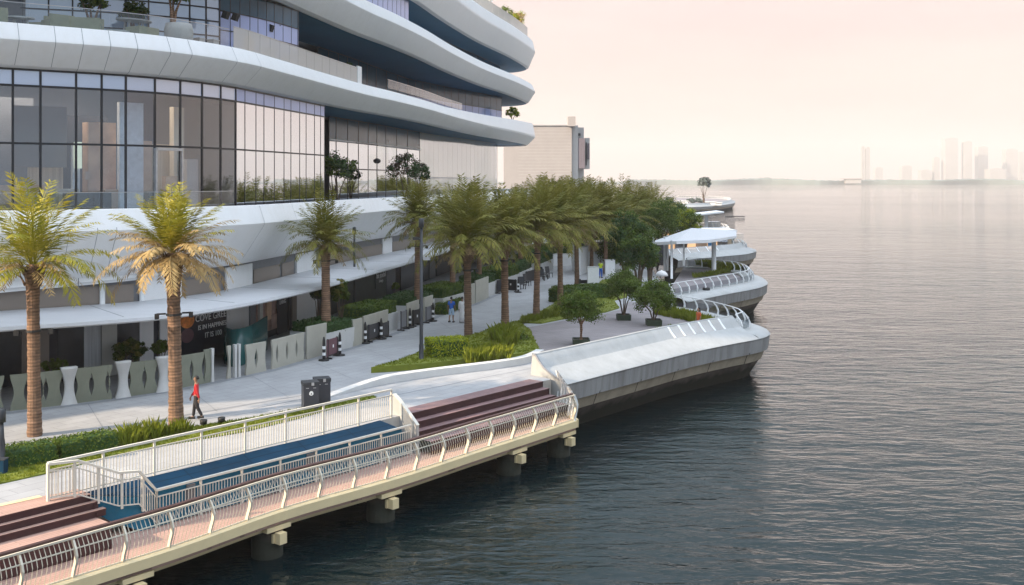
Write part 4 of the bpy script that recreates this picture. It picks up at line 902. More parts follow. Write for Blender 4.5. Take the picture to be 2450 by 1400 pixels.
# ------------------------------------------------------------------ hedges and grass
def leafbox(mb, w, d, h, m, dens, ls, seed, rnd=.12, core='leaf_deep'):
    r = random.Random(seed); 
    mb.quadstrip([[Vector((a * (w / 2 - k), b * (d / 2 - k), z)) for a, b in ((-1, -1), (1, -1), (1, 1), (-1, 1))] for k, z in ((.08, 0), (.07, h - .16), (.16, h - .07))], core, closed=True)
    mb.poly([(a * (w / 2 - .16), b * (d / 2 - .16), h - .07) for a, b in ((-1, -1), (1, -1), (1, 1), (-1, 1))], core)
    A = w * d + 2 * (w + d) * h
    for i in range(int(A * dens)):
        u = r.random() * A
        if u < w * d: p = Vector((r.uniform(-w / 2, w / 2), r.uniform(-d / 2, d / 2), h)); n = Vector((0, 0, 1))
        elif u < w * d + 2 * w * h: sg = r.choice((-1, 1)); p = Vector((r.uniform(-w / 2, w / 2), sg * d / 2, r.uniform(0, h))); n = Vector((0, sg, 0))
        else: sg = r.choice((-1, 1)); p = Vector((sg * w / 2, r.uniform(-d / 2, d / 2), r.uniform(0, h))); n = Vector((sg, 0, 0))
        e = Vector((max(0, abs(p.x) - (w / 2 - rnd)), max(0, abs(p.y) - (d / 2 - rnd)), max(0, p.z - (h - rnd))))
        if e.length > rnd * 1.05: p = p - Vector((math.copysign(e.x, p.x), math.copysign(e.y, p.y), e.z)) * .35
        p -= n * r.uniform(-.03, .09)
        leaf(mb, p, ls * r.uniform(.7, 1.3), m, (n + rv(r) * .9).normalized(), r)
def hedge(label, loc, w, d, h, rz, m, dens=190, ls=.11, seed=1):
    t = thing('clipped_hedge', label, 'hedge', loc, rz); mb = MB(); leafbox(mb, w, d, h, m, dens, ls, seed); mb.build('foliage', t); return t
def tuft(mb, p, n, h, m, r, sp=.12, w=.022):
    for i in range(n):
        a = r.uniform(0, 6.28); rr = sp * math.sqrt(r.random()); b = p + Vector((math.cos(a) * rr, math.sin(a) * rr, 0)); hh = h * r.uniform(.55, 1.1)
        ln = Vector((math.cos(a), math.sin(a), 0)) * hh * r.uniform(.05, .5); wv = Vector((-math.sin(a), math.cos(a), 0)) * w
        mid = b + ln * .35 + Vector((0, 0, hh * .6)); tip = b + ln + Vector((0, 0, hh * .95))
        mb.poly([b - wv, b + wv, mid + wv * .8, tip, mid - wv * .8], m)
def grassclump(label, pts, n, h, m, seed, z=0.0, per=16, wid=.022, sp=.14, name='ornamental_grass', jit=.25):
    r = random.Random(seed); P = [W(x, y, z) for x, y in pts]; c = sum(P, Vector()) / len(P)
    t = thing(name, label, 'grass', c); mb = MB()
    for i in range(n):
        a, b = r.sample(P, 2); p = a.lerp(b, r.random()) + Vector((r.uniform(-jit, jit), r.uniform(-jit, jit), 0))
        tuft(mb, p - c, per, h * r.uniform(.75, 1.15), m, r, sp, wid)
    mb.build('blades', t)
def bed(label, px, z, seed, name='lawn', ng=0):
    pl = [W(x, y, 0) for x, y in px]; mb = MB(); mb.prism([(p.x, p.y) for p in pl], 0.004, z, 'turf')
    o = struct(mb, name)
    xs = [p.x for p in pl]; ys = [p.y for p in pl]; r = random.Random(seed); g = MB(); k = 0
    while k < ng:
        x, y = r.uniform(min(xs), max(xs)), r.uniform(min(ys), max(ys)); ins = False
        for i in range(len(pl)):
            a, b = pl[i], pl[i - 1]
            if (a.y > y) != (b.y > y) and x < (b.x - a.x) * (y - a.y) / (b.y - a.y) + a.x: ins = not ins
        if ins: tuft(g, Vector((x, y, z)), 5, .09, 'grass', r, .07, .012); k += 1
    if ng: o2 = g.build('grass'); o2['kind'] = 'stuff'
bed('', [(-60, 1172), (0, 1159), (100, 1137), (280, 1090), (400, 1066), (588, 1034), (720, 1001), (800, 978), (900, 953), (890, 949), (800, 964), (720, 980), (588, 1004), (430, 1028), (285, 1042), (150, 1064), (-60, 1100)], .05, 1, ng=2600)
bed('', [(888, 893), (950, 876), (1020, 848), (1100, 818), (1150, 806), (1195, 786), (1240, 778), (1268, 800), (1284, 835), (1292, 849), (1250, 858), (1150, 868), (1050, 880), (950, 889)], .30, 2, ng=2600)
bed('', [(1234, 773), (1262, 757), (1296, 746), (1324, 730), (1340, 706), (1400, 690), (1452, 690), (1474, 728), (1482, 738), (1450, 748), (1400, 756), (1340, 766), (1296, 775)], .10, 3, ng=1500)
bed('', [(1420, 690), (1440, 672), (1470, 668), (1500, 690), (1500, 712), (1470, 720), (1440, 715)], .10, 4, ng=500)
mb = MB(); c = Curve([W(x, y)[:2] for x, y in ((780, 951), (888, 925), (1000, 906), (1100, 893), (1200, 880), (1262, 868), (1296, 852))])
sweep(mb, c, 0, c.len, .6, lambda q: [(0.14, 0.004), (0.14, 0.36 * lerp(.1, 1, q / 4)), (-0.30, 0.37 * lerp(.1, 1, q / 4)), (-0.30, 0.004)], 'planter_white')
tag(mb.build('planter_kerb'), 'low white curved kerb wall edging the bed with lamp post and lime hedge', 'kerb wall')
g = math.atan2(D2.y, D2.x)
for i, (xa, ya, xb, yb, lb) in enumerate(((-70, 1142, 140, 1108, 'low clipped hedge at the left edge, beneath the yellow-green palm'), (140, 1108, 285, 1082, 'low clipped hedge ending at the grass tufts by the white railing'))):
    a, b = W(xa, ya), W(xb, yb); dr = (b - a); hedge(lb, (a + b) / 2 + Vector((-.3, .45, 0)), dr.length, .95, .72, math.atan2(dr.y, dr.x), 'leaf_mid', 260, .09, 50 + i)
grassclump('feathery grass tufts at the right end of the left hedge', [(292, 1062), (330, 1056), (372, 1048), (340, 1066), (300, 1072)], 46, .75, 'grass', 5)
grassclump('small grass tuft at the foot of the straw-coloured palm', [(415, 1038), (438, 1033), (428, 1042)], 14, .6, 'grass', 6)
a = W(1066, 868); hedge('clipped lime green hedge before the swollen-neck palm', a + Vector((0, .7, .28)), 2.1, 1.5, .95, .35, 'leaf_lime', 330, .10, 60)
grassclump('tall ornamental grass right of the lime hedge', [(1122, 866), (1165, 862), (1212, 858), (1150, 848), (1195, 846)], 130, .72, 'grass', 7, .3)
grassclump('bushy dark grass clump at the base of the bell-necked palm', [(1185, 812), (1215, 800), (1225, 822), (1205, 830)], 80, .9, 'grass', 8, .3, 16, .025)
grassclump('low grasses along the edge of the verge under the pale palm', [(1245, 772), (1300, 762), (1360, 752), (1330, 745), (1400, 745)], 110, .45, 'grass', 9, .1)
a = W(1390, 716); hedge('dark clipped hedge curving behind the round potted tree', a, 4.6, 1.9, 1.15, .55, 'leaf_dark', 170, .13, 61)
a = W(1345, 722); hedge('short end of the dark clipped hedge beside the promenade', a, 1.7, 1.6, 1.1, .9, 'leaf_dark', 170, .13, 62)
grassclump('bright grass strip on the nearest platform behind the woman', [(1575, 752), (1600, 745), (1640, 757), (1690, 772), (1650, 768), (1705, 778)], 190, .6, 'grass', 10, 0.02, 12, .03)
grassclump('thin grass strip at the parapet glass', [(1580, 789), (1620, 782), (1660, 777)], 40, .22, 'grass', 11, 0.02, 10, .03)
grassclump('grass bed behind the pavilion column on the second platform', [(1670, 634), (1700, 637), (1735, 644), (1768, 648), (1720, 648)], 150, .8, 'grass', 12, 0.02, 12, .045, .2)
grassclump('grass bed at the front railing of the second platform', [(1665, 664), (1690, 661), (1720, 655), (1740, 652)], 90, .5, 'grass', 13, 0.02, 12, .045, .2)
# ------------------------------------------------------------------ screens, pillars and planters before the shops
WL = Curve([W(x, y)[:2] for x, y in ((-200, 1012), (0, 986), (148, 969), (386, 937), (510, 913), (634, 888), (725, 862), (843, 830), (957, 791), (1048, 755), (1136, 726), (1189, 703), (1240, 684), (1300, 655), (1370, 622))])
def screen(label, xa, xb, m, lens=(.5,), H=1.5, wave=(.16, .16), th=.10, top=None, grp='concrete screen panels along the shop terraces'):
    a, b = WL.find(xa), WL.find(xb); A, Bp = WL.at(a), WL.at(b); L = (Bp - A).length; c = (A + Bp) / 2
    t = thing('screen_panel', label, 'screen', c, math.atan2(Bp.y - A.y, Bp.x - A.x), grp)
    nz = 12; mb = MB(); xs = [-L / 2] + [-L / 2 + L * f for f in lens] + [L / 2]
    def edge(i, z, sg):
        f = z / H
        if i == 0: return xs[0] + wave[0] * (.5 - .5 * math.cos(2 * PI * f)) * .9
        if i == len(xs) - 1: return xs[-1] - wave[1] * (.5 - .5 * math.cos(2 * PI * f)) * .9
        return xs[i] + sg * .11 * max(0, math.sin(PI * (f - .18) / .62)) if .18 < f < .8 else xs[i] + sg * .002
    for i in range(len(xs) - 1):
        rows = []
        for k in range(nz + 1):
            z = H * k / nz; l, r = edge(i, z, 1), edge(i + 1, z, -1); zz = z + (top or 0) * k / nz
            rows.append([Vector((l, -th / 2, z)), Vector((r, -th / 2, z)), Vector((r, th / 2, z)), Vector((l, th / 2, z))])
        i0 = mb.quadstrip(rows, m, closed=True); e = i0 + nz * 4; mb.f.append((e, e + 1, e + 2, e + 3)); mb.m.append(mb.mi(m))
    mb.build('panel', t); return t
SL = [(-150, -62, (.5,), 'grey-green screen panel cut by the left edge of the picture'), (-58, 12, (.4,), 'grey-green screen panel at the left edge beside the hourglass gap'), (17, 96, (.55,), 'grey-green screen panel left of the yellow-green palm trunk'), (98, 150, (.25,), 'grey-green screen panel with slit, just right of the yellow-green palm trunk'),
      (180, 272, (.45, .88), 'grey-green screen panel with a plant showing through, between the first two hourglass pillars'), (302, 372, (.55,), 'grey-green screen panel with one dark slit, between the last two hourglass pillars'), (398, 486, (.65,), 'grey-green screen panel behind the red-shirted walker')]
for xa, xb, ln, lb in SL: screen(lb, xa, xb, 'screen_green', ln)
def hourglass(label, x):
    q = WL.find(x); t = thing('hourglass_pillar', label, 'pillar', WL.at(q, .06), WL.rz(q), 'white hourglass pillars of the screen wall')
    mb = MB(); rows = []
    for k in range(17):
        f = k / 16; w = .17 + .16 * (1 - math.sin(PI * min(1, f * 1.05)) ** 1.0); z = 1.62 * f
        rows.append([Vector((-w, -.14, z)), Vector((w, -.14, z)), Vector((w, .14, z)), Vector((-w, .14, z))])
    i0 = mb.quadstrip(rows, 'planter_white', closed=True); e = i0 + 64; mb.f.append((e, e + 1, e + 2, e + 3)); mb.m.append(0); mb.build('pillar', t, True)
hourglass('white hourglass pillar with a fern above it, nearest the yellow-green palm', 165); hourglass('white hourglass pillar below the round olive bush', 287); hourglass('white hourglass pillar just left of the straw-coloured palm', 387)
for xa, xb, m, lb, H in ((489, 506, 'screen_green', 'narrow grey screen at the terrace entrance with a white edge', 1.6), (540, 555, 'screen_beige', 'narrow beige screen left of the paired white posts', 1.6)): screen(lb, xa, xb, m, (), H, (.12, .04))
for i, (x, lb) in enumerate(((508, 'white post ending the grey-green screen wall'), (556, 'white post left of the terrace gap by the teal screen'), (565, 'white post right of the terrace gap by the teal screen'))):
    q = WL.find(x); t = thing('white_post', lb, 'post', WL.at(q, .05), WL.rz(q)); mb = MB()
    mb.quadstrip([[Vector((-w, -.08, z)), Vector((w, -.08, z)), Vector((w, .08, z)), Vector((-w, .08, z))] for w, z in ((.08, 0), (.06, .5), (.05, .9), (.08, 1.62), (0.0, 1.63))], 'planter_white', closed=True); mb.build('post', t)
for xa, xb, lens, lb in ((586, 637, (.5,), 'beige screen panel with one slit, right of the paired white posts'), (649, 727, (.15, .45, .75), 'wide beige screen panel with rounded left corner and three slits')): screen(lb, xa, xb, 'screen_beige', lens, 1.5, (.08, .08))
for xa, xb, m, lb, H in ((731, 779, 'screen_beige', 'tall plain beige screen left of the first striped posts', 1.75), (842, 866, 'screen_beige', 'beige screen panel at the corner of the first white planter', 1.55), (870, 905, 'screen_beige', 'beige screen panel before the rounded hedge', 1.6), (906, 926, 'screen_beige', 'short beige screen panel above the black barrier', 1.6), (974, 986, 'screen_beige', 'small beige screen panel by the second planter', 1.6), (988, 1001, 'screen_beige', 'small beige screen panel left of the lamp post', 1.6), (1014, 1034, 'screen_beige', 'beige screen panel right of the lamp post', 1.6),
        (1112, 1134, 'screen_beige', 'beige screen panel behind the white-robed walker', 1.6), (1137, 1168, 'screen_beige', 'large beige screen panel right of the white-robed walker', 1.75)): screen(lb, xa, xb, m, (), H, (.02, .02), top=0)
def planter(label, x, w, d, h, hh, hl, seed, off=-1.0, m='leaf_deep', hw=None, ridx=None):
    q = WL.find(x); loc = WL.at(q, off); rz = WL.rz(q)
    t = thing('white_planter', label, 'planter', loc, rz, 'white planters before the shops'); mb = MB()
    mb.quadstrip([[Vector((a * (w / 2 + k), b * (d / 2 + k), z)) for a, b in ((-1, -1), (1, -1), (1, 1), (-1, 1))] for k, z in ((-.05, 0.0), (0, h), (-.09, h), (-.09, h - .1))], 'planter_white', closed=True)
    mb.poly([(a * (w / 2 - .09), b * (d / 2 - .09), h - .1) for a, b in ((-1, -1), (1, -1), (1, 1), (-1, 1))], 'soil'); mb.build('planter_box', t)
    if hh: hedge(hl, loc + Vector((0, 0, h - .1)), (hw or w - .1), d - .1, hh + .1, rz, m, 150, .14, seed)
planter('white planter box beside the striped posts, under the round hedge', 812, 3.0, 2.4, 1.15, .55, 'dark rounded hedge in the planter around the showroom palm', 70, -1.15)
planter('white planter box behind the black barrier near the green wall', 935, 4.4, 2.2, 1.15, .75, 'long green hedge before the dark green wall', 71, -1.5, 'leaf_dark')
planter('white planter box left of the tall lamp post', 1030, 4.4, 2.4, 1.1, .6, 'dark leafy hedge around the palm beside the lamp post', 72, -1.6)
planter('pale planter box behind the blue-shirted walker', 1092, 5.2, 2.4, 1.1, .75, 'green hedge in the planter behind the blue-shirted walker', 73, -1.2, 'leaf_dark')
planter('white planter box right of the large beige screen', 1178, 4.0, 2.4, 1.1, .65, 'dark hedge in the planter right of the large beige screen', 74, -1.3)
planter('white planter box behind the black barriers', 1222, 6.0, 2.6, 1.1, .8, 'dark hedge in the planter behind the black barriers', 75, -1.3, 'leaf_dark')
planter('white planter box with angled end by the stacked black chairs', 1262, 6.0, 2.6, 1.1, .8, 'green hedge in the planter over the stacked black chairs', 76, -1.4)
planter('far white planter box past the stacked black chairs', 1306, 7.0, 2.8, 1.2, .9, 'far dark hedge past the stacked black chairs', 77, -1.2)
planter('white planter box at the far turn of the promenade', 1345, 8.0, 3.0, 1.2, 1.0, 'hedge at the far turn of the promenade', 78, -2.4, 'leaf_dark')
a = at(1075, 77, 0); hedge('low green hedge on the ground beside the blue-shirted walker', a, 4.2, .9, .85, 1.32, 'leaf_dark', 150, .13, 80)
a = at(1380, 128, 0); hedge('yellow flowering hedge among the far palm trunks', a + Vector((0, 0, .6)), 7.5, 2, 1.4, .1, 'leaf_lime', 60, .22, 81)
a = at(1330, 126, 0); hedge('wide dark hedge terrace left of the yellow hedge', a, 6, 3, 1.5, .3, 'leaf_deep', 60, .22, 82)
def shrub(label, x, D, cy, rpx, rzpx, seed, m, m2=None, pot=None, n=60, per=50, ls=.13, z0=0.0, cat='shrub'):
    loc = at(x, D, z0); s = FPX / D; cz = CH - (cy - HZ) / s - z0
    t = thing('leafy_shrub', label, cat, loc)
    limbs(seed, cz * .8, rpx / s * .4, 4, .04).build('stem', t)
    blobcrown(seed, rpx / s, rpx / s * .7, rzpx / s, n, per, ls, m, cz, m2, -.7).build('foliage', t)
    if pot:
        p = thing('round_pot', pot, 'pot', loc); mb = MB(); mb.lathe((0, 0, 0), [(.42, 0), (.6, .75), (.54, .75), (.5, .6)], 'planter_white', 18); mb.build('pot', p, True)
shrub('large olive bush behind the screen wall at the dark doorway', 308, 51, 838, 44, 27, 90, 'leaf_dark', 'frond', n=70)
shrub('fern-like plant over the screen wall beside the yellow-green palm', 132, 47.5, 876, 34, 17, 91, 'leaf_mid')
shrub('green bush next to the straw-coloured palm trunk', 385, 51, 833, 22, 18, 92, 'leaf_dark', 'leaf_mid')
shrub('round clipped bush in front of the white shop panels', 762, 64.5, 700, 18, 30, 93, 'leaf_deep', 'leaf_dark')
shrub('olive green bush in a pale pot before the green wall', 815, 63.5, 700, 22, 32, 94, 'leaf_dark', 'frond', 'round pale pot with olive bush before the green wall')
shrub('tiny bright plant beside the round planter at the end of the green wall', 946, 77, 686, 9, 9, 95, 'leaf_mid', None, n=20)
for i, (x, D, y0, lb) in enumerate(((972, 74, 700, 'round pale tub behind the planter with the palm by the lamp post'), (1140, 91, 660, 'round pale tub near the open shop door'))):
    p = thing('round_tub', lb, 'tub', at(x, D, 0)); mb = MB(); mb.lathe((0, 0, 0), [(.62, 0), (.85, 1.1), (.78, 1.1), (.74, .9)], 'planter_white', 20); mb.build('tub', p, True)

shrub('rounded dark shrub at the right end of the bed with the lime hedge', 1240, 61.5, 818, 34, 28, 97, 'leaf_mid', 'leaf_dark', None, 70, 60, .12)
# ================================================================== posts, barriers, lamps, bins
def stripe_post(label, x, y):
    t = thing('striped_post', label, 'bollard', W(x, y), 0, 'black and white striped posts of the queue barriers'); mb = MB()
    mb.lathe((0, 0, 0), [(.30, 0), (.28, .07), (.10, .09)], 'rubber', 14); mb.build('base', t)
    mb = MB(); mb.lathe((0, 0, .08), [(.085, 0), (.085, .78), (.07, 1.02), (.03, 1.2)], 'rubber', 10)
    mb.build('post', t); mb = MB()
    for z in (.28, .62): mb.lathe((0, 0, z), [(.09, 0), (.09, .16)], 'sign_white', 10)
    mb.build('reflective_band', t)
PO = [(775, 863, 'striped post left of the maroon board'), (813, 851, 'striped post right of the maroon board'), (874, 822, 'striped post left of the dark board with a small white mark'), (912, 812, 'striped post right of the dark board with a small white mark'), (981, 784, 'striped post left of the black barrier by the lamp post'), (1036, 769, 'striped post nearest the blue-shirted walker'), (1201, 697, 'striped post left of the far black barrier'), (1240, 700, 'striped post right of the far black barrier')]
for x, y, lb in PO: stripe_post(lb, x, y)
def board(label, xa, ya, xb, yb, h, m, mark=True, z0=.12):
    a, b = W(xa, ya), W(xb, yb); L = (b - a).length; t = thing('barrier_board', label, 'barrier', (a + b) / 2, math.atan2(b.y - a.y, b.x - a.x)); mb = MB()
    mb.box((0, 0, z0 + h / 2), (L, .06, h), m); mb.build('board', t)
    mb = MB()
    for sx in (-1, 1): mb.box((sx * L * .42, 0, .04), (.08, .5, .08), 'rubber'); mb.box((sx * L * .42, 0, z0 + h / 2), (.06, .09, h + .06), 'rubber')
    mb.beam((-L * .42, 0, z0 + .05), (L * .42, 0, z0 + .05), .09, .06, 'rubber'); mb.build('foot_frame', t)
    if mark: mb = MB(); mb.box((.05, -.034, z0 + h * .55), (.12, .006, .16), 'sign_white'); mb.build('printed_mark', t)
board('maroon barrier board between the first two striped posts', 782, 860, 808, 851, .92, 'maroon'); board('dark grey barrier board with a small white mark', 880, 820, 908, 811, .9, 'charcoal')
board('dark barrier board leaning beyond the second striped pair', 914, 812, 930, 806, .85, 'charcoal', False); board('black barrier board behind the lamp post', 987, 782, 1006, 777, .95, 'rubber'); board('grey barrier board right of the lamp post', 1018, 774, 1034, 768, .95, 'mezz_grey', False)
board('purple-grey board in front of the second planter', 958, 792, 973, 787, 1.1, 'mezz_grey', False); board('far black barrier board with white stripe by the far striped posts', 1206, 697, 1236, 699, .95, 'rubber'); board('small dark board at the foot of the white wall', 1190, 703, 1200, 699, 1.0, 'charcoal', False)
board('black barrier board right of the far striped posts', 1258, 678, 1280, 671, .95, 'rubber', False)
def chair(label, x, y, rz, lean=0.0):
    t = thing('stacked_chair', label, 'chair', W(x, y), rz, 'black chairs stacked by the far planters'); mb = MB()
    mb.box((0, 0, .45), (.55, .55, .06), 'charcoal'); mb.build('seat', t); mb = MB(); mb.box((0, .26, .78), (.55, .06, .62), 'charcoal', 0, Matrix.Rotation(-.2 + lean, 3, 'X')); mb.build('backrest', t)
    for a, b in ((-1, -1), (1, -1), (1, 1), (-1, 1)): mb = MB(); mb.beam((a * .24, b * .24, 0), (a * .22, b * .22, .44), .05, .05, 'rubber'); mb.build('leg', t)
for x, y, rz, lb in ((1249, 692, .4, 'black chair right beside the far striped post'), (1262, 684, 1.1, 'black chair tilted at the front of the stack'), (1296, 672, .2, 'black chair under the white planter corner'), (1305, 668, 1.4, 'black chair in the middle of the heap by the planter'), (1314, 664, .8, 'black chair at the right end of the heap'), (1300, 664, 2.1, 'black chair at the back of the heap')): chair(lb, x, y, rz)
def lamp(label, x, y, ytop, r=.09, fit=()):
    loc = W(x, y); s = FPX / loc.y; h = CH - (ytop - HZ) / s
    t = thing('lamp_post', label, 'lamp post', loc); mb = MB(); mb.lathe((0, 0, 0), [(r * 2, 0), (r * 2, .03), (r * 1.3, .05), (r * 1.2, 1.0), (r, 1.1), (r * .75, h)], 'lamp_grey', 12); mb.build('pole', t, True)
    mb = MB(); mb.lathe((0, 0, h), [(r * .75, 0), (r * 1.4, .02), (r * 1.4, .45), (r * .6, .5)], 'lamp_grey', 12); mb.build('lamp_head', t, True)
    for z, a, m in fit: mb = MB(); zz = CH - (z - HZ) / s; mb.box((math.cos(a) * .28, math.sin(a) * .28, zz), (.36, .12, .16), m, a); mb.box((math.cos(a) * .12, math.sin(a) * .12, zz), (.2, .05, .05), 'steel', a); mb.build('floodlight', t)
lamp('tall dark lamp post standing in the lawn beside the lime hedge', 1008, 872, 545, .10, ((571, 2.8, 'lamp_grey'), (619, .1, 'steel')))
lamp('dark lamp post before the green wall', 848, 762, 560, .09, ())
lamp('far thin lamp post by the canopy end', 1268, 625, 545, .09, ())
lamp('small dark post at the left frame edge behind the hedge', 2, 1128, 1012, .11, ())
t = thing('utility_cabinet', 'small blue grey cabinet at the left frame edge on the lawn', 'cabinet', W(2, 1135)); mb = MB(); mb.box((0, 0, .25), (.34, .3, .5), 'blue_dark'); mb.box((0, 0, .51), (.38, .34, .03), 'charcoal'); mb.build('cabinet_body', t)
def bin_(label, x, y, logo):
    t = thing('litter_bin', label, 'bin', W(x, y), .35, 'dark litter bins by the railing'); mb = MB()
    mb.box((0, 0, .55), (.64, .62, 1.02), 'bin_dark'); mb.box((0, 0, .02), (.6, .58, .04), 'rubber'); body = mb.build('bin_body', t)
    mb = MB(); mb.box((0, 0, 1.13), (.68, .66, .14), 'charcoal'); lid = mb.build('bin_lid', t)
    mb = MB(); mb.box((.06, -.336, 1.13), (.11, .012, .13), 'steel'); mb.build('latch', lid); mb = MB()
    for x_ in (-.16, .14): mb.box((x_, -.313, .96), (.12, .01, .025), 'steel')
    mb.build('slot', body)
    if logo:
        mb = MB(); P = [Vector((.09 * math.cos(a), -.313, .72 + (.12 if math.sin(a) > 0 else .07) * math.sin(a))) for a in [2 * PI * k / 20 for k in range(20)]]; mb.poly(P, 'sign_white')
        mb.poly([Vector((.035 * math.cos(a) , -.3155, .69 + .06 * math.sin(a))) for a in [PI * k / 8 for k in range(9)]], 'bin_dark'); mb.build('emblem', body)
bin_('dark litter bin with a white arch emblem, left of the pair', 742, 980, True); bin_('dark litter bin standing right behind the emblem bin', 770, 970, False)
for x, y, lb in ((487, 1024, 'small black ground spotlight in the lawn, nearest the walker'), (530, 1018, 'small black ground spotlight in the lawn, nearer the bins')):
    t = thing('ground_spotlight', lb, 'spotlight', W(x, y)); mb = MB(); mb.lathe((0, 0, .05), [(.03, 0), (.03, .08), (.13, .1), (.15, .25), (.12, .28)], 'rubber', 12); mb.build('lamp_body', t, True)
# teal glass screen at the terrace entrance
q = F.find(590, 0); t = thing('teal_screen', 'teal glass terrace screen below the white shop panels', 'screen', at(592, 57.5, 0)); mb = MB()
cv = Curve([at(536, 55.0)[:2], at(560, 54.0)[:2], at(600, 55.5)[:2], at(640, 59.5)[:2]]); sweep(mb, cv, 0, cv.len, .6, lambda q: [(0, .02), (0.0, 1.95), (-.06, 1.95), (-.06, .02)], 'teal_glass'); part(mb, 'screen_pane', t, True)
# kiosk and walls near the far end of the promenade
t = thing('kiosk', 'small kiosk with cream upper wall and brown roof behind the palm trunks', 'kiosk', at(1428, 112, 0)); mb = MB(); mb.box((0, 1.5, 1.0), (2.0, 3, 2.0), 'white_paint'); mb.build('wall', t); mb = MB(); mb.box((0, 1.5, 2.45), (2.2, 3.2, .9), 'warm_wall'); mb.build('upper_wall', t); mb = MB(); mb.box((0, 1.5, 2.98), (2.6, 3.6, .14), 'mezz_brown'); mb.build('roof', t)
for x, D, w, h, rz, lb in ((1459, 106, 1.0, 1.55, .2, 'low white wall right of the blue and yellow clad person'), (1419, 92, 1.0, 2.0, .1, 'pale grey pillar box in front of the kiosk'), (1374, 112, .5, 3.0, .1, 'white gate frame beside the far hedges'), (1394, 108, 3.4, 2.7, 1.25, 'tall white wall along the far promenade'), (1355, 118, 3.2, 1.3, .3, 'low white wall before the far dark hedges'), (1425, 128, 3.0, 1.4, .2, 'white wall beyond the kiosk')):
    t = thing('garden_wall', lb, 'wall', at(x, D, 0), rz); mb = MB(); mb.box((0, 0, h / 2), (w, .35, h), 'white_paint'); mb.box((0, 0, h + .03), (w + .06, .41, .06), 'planter_white'); mb.build('wall_body', t)
t = thing('dark_bench', 'dark bench with high ends below the pale pillar box', 'bench', W(1402, 692), .1); mb = MB(); mb.box((0, 0, .42), (1.0, .45, .1), 'rubber'); mb.build('seat', t)
for sx in (-1, 1): mb = MB(); mb.box((sx * .55, 0, .45), (.12, .5, .9), 'rubber'); mb.build('end_panel', t)
mb = MB(); mb.box((0, .2, .65), (1.0, .06, .3), 'rubber'); mb.build('backrest', t)
# ================================================================== pavilion, pergola, restaurant
t = thing('pavilion', 'white pavilion with folded canopy roof on slender columns on the second platform', 'pavilion', W(1620, 655))
cols = [(1607, 667), (1708, 654), (1636, 636), (1590, 652), (1563, 641), (1597, 648)]
for x, y in cols:
    p = W(x, y); mb = MB(); mb.tube([p, p + Vector((0, 0, 3.75))], .12 if x != 1708 else .24, 'white_panel', 12); part(mb, 'column', t, True)
mb = MB()
def RZ(p): return p
f1, f2, f3, f4, f5 = at(1553, 108, 3.2), at(1618, 101, 3.76), at(1700, 103, 3.78), at(1762, 107, 3.95), at(1762, 116, 4.0)
b1, b2, b3 = at(1602, 118, 3.6), at(1655, 119, 4.2), at(1735, 119, 4.05)
for k_, pl in enumerate(([f1, f2, b2], [f2, f3, b2], [f3, f4, f5, b2])): mb.poly(pl, 'canopy_white')
U = Vector((0, 0, -.30)); edge = [f1, f2, f3, f4, f5, b2, f1]
low = [p + U * (1 if p in (f1, f2, f3) else .7) for p in edge]
mb.quadstrip([edge, low], 'white_panel')
for pl in ([0, 1, 5], [1, 2, 5], [2, 3, 4, 5]): mb.poly([low[i] for i in pl][::-1], 'white_paint')
part(mb, 'roof', t)
mb = MB(); mb.box(at(1577, 117, 1.4), (2.0, .3, 2.6), 'interior_dark'); part(mb, 'rear_wall', t)
for x, D, w, h, m, lb in ((1588, 103.5, .9, .5, 'charcoal', 'small dark bench near the pavilion column'), (1606, 112, .9, .45, 'planter_green', 'small green planter box under the pavilion')):
    tt = thing('low_bench', lb, 'bench', at(x, D, 0)); mb = MB(); mb.box((0, 0, h - .05), (w, .5, .1), m); mb.build('seat', tt); mb = MB()
    for sx in (-1, 1): mb.box((sx * w * .4, 0, (h - .1) / 2), (.1, .45, h - .1), m)
    mb.build('leg_frame', tt)
t = thing('round_umbrella', 'white round umbrella top beside the nearest pavilion column', 'umbrella', W(1583, 676)); mb = MB(); mb.lathe((0, 0, 0), [(.03, 0), (.03, .75)], 'steel', 8); mb.build('pole', t); mb = MB(); mb.lathe((0, 0, .62), [(.62, 0), (.55, .2), (.36, .4), (.1, .5), (.02, .55)], 'white_cloth', 16); mb.build('canopy', t, True)
t = thing('mooring_pile', 'dark mooring pile in the water against the second platform', 'pile', at(1690, 90.5, -4)); mb = MB(); mb.lathe((0, 0, 0), [(.33, 0), (.33, 4.3), (.28, 4.36)], 'rubber', 14); mb.build('pile', t, True)
t = thing('pergola', 'thin white flat-roofed pergola on a single post beyond the yellow tree', 'pergola', at(1690, 160, 0)); mb = MB(); mb.box((0, 0, 2.3), (.5, .4, 4.6), 'white_panel'); mb.build('post', t); mb = MB(); mb.quadstrip([[Vector((x, y, z)) for y in (-2.5, 3.5)] for x, z in ((-5.2, 4.3), (-1.5, 4.5), (2.2, 4.9))], 'white_panel'); mb.quadstrip([[Vector((x, y, z - .22)) for y in (-2.5, 3.5)] for x, z in ((-5.2, 4.3), (-1.5, 4.5), (2.2, 4.9))], 'white_panel'); mb.quadstrip([[Vector((x, -2.5, z)), Vector((x, -2.5, z - .22))] for x, z in ((-5.2, 4.3), (-1.5, 4.5), (2.2, 4.9))], 'white_panel'); mb.build('roof', t)
t = thing('glass_shelter', 'small glazed shelter right of the pergola post', 'shelter', at(1705, 165, 0)); mb = MB(); mb.box((0, 0, 1.6), (2.0, 2, 3.0), 'glass_frost'); mb.build('glass_wall', t); mb = MB()
for sx in (-1, -.33, .33, 1): mb.box((sx * 1.0, -1.02, 1.6), (.08, .06, 3.1), 'steel')
mb.build('frame', t)
t = thing('restaurant', 'low warm lit restaurant with glass front and orange sign on the third platform', 'building', at(1682, 141, 0))
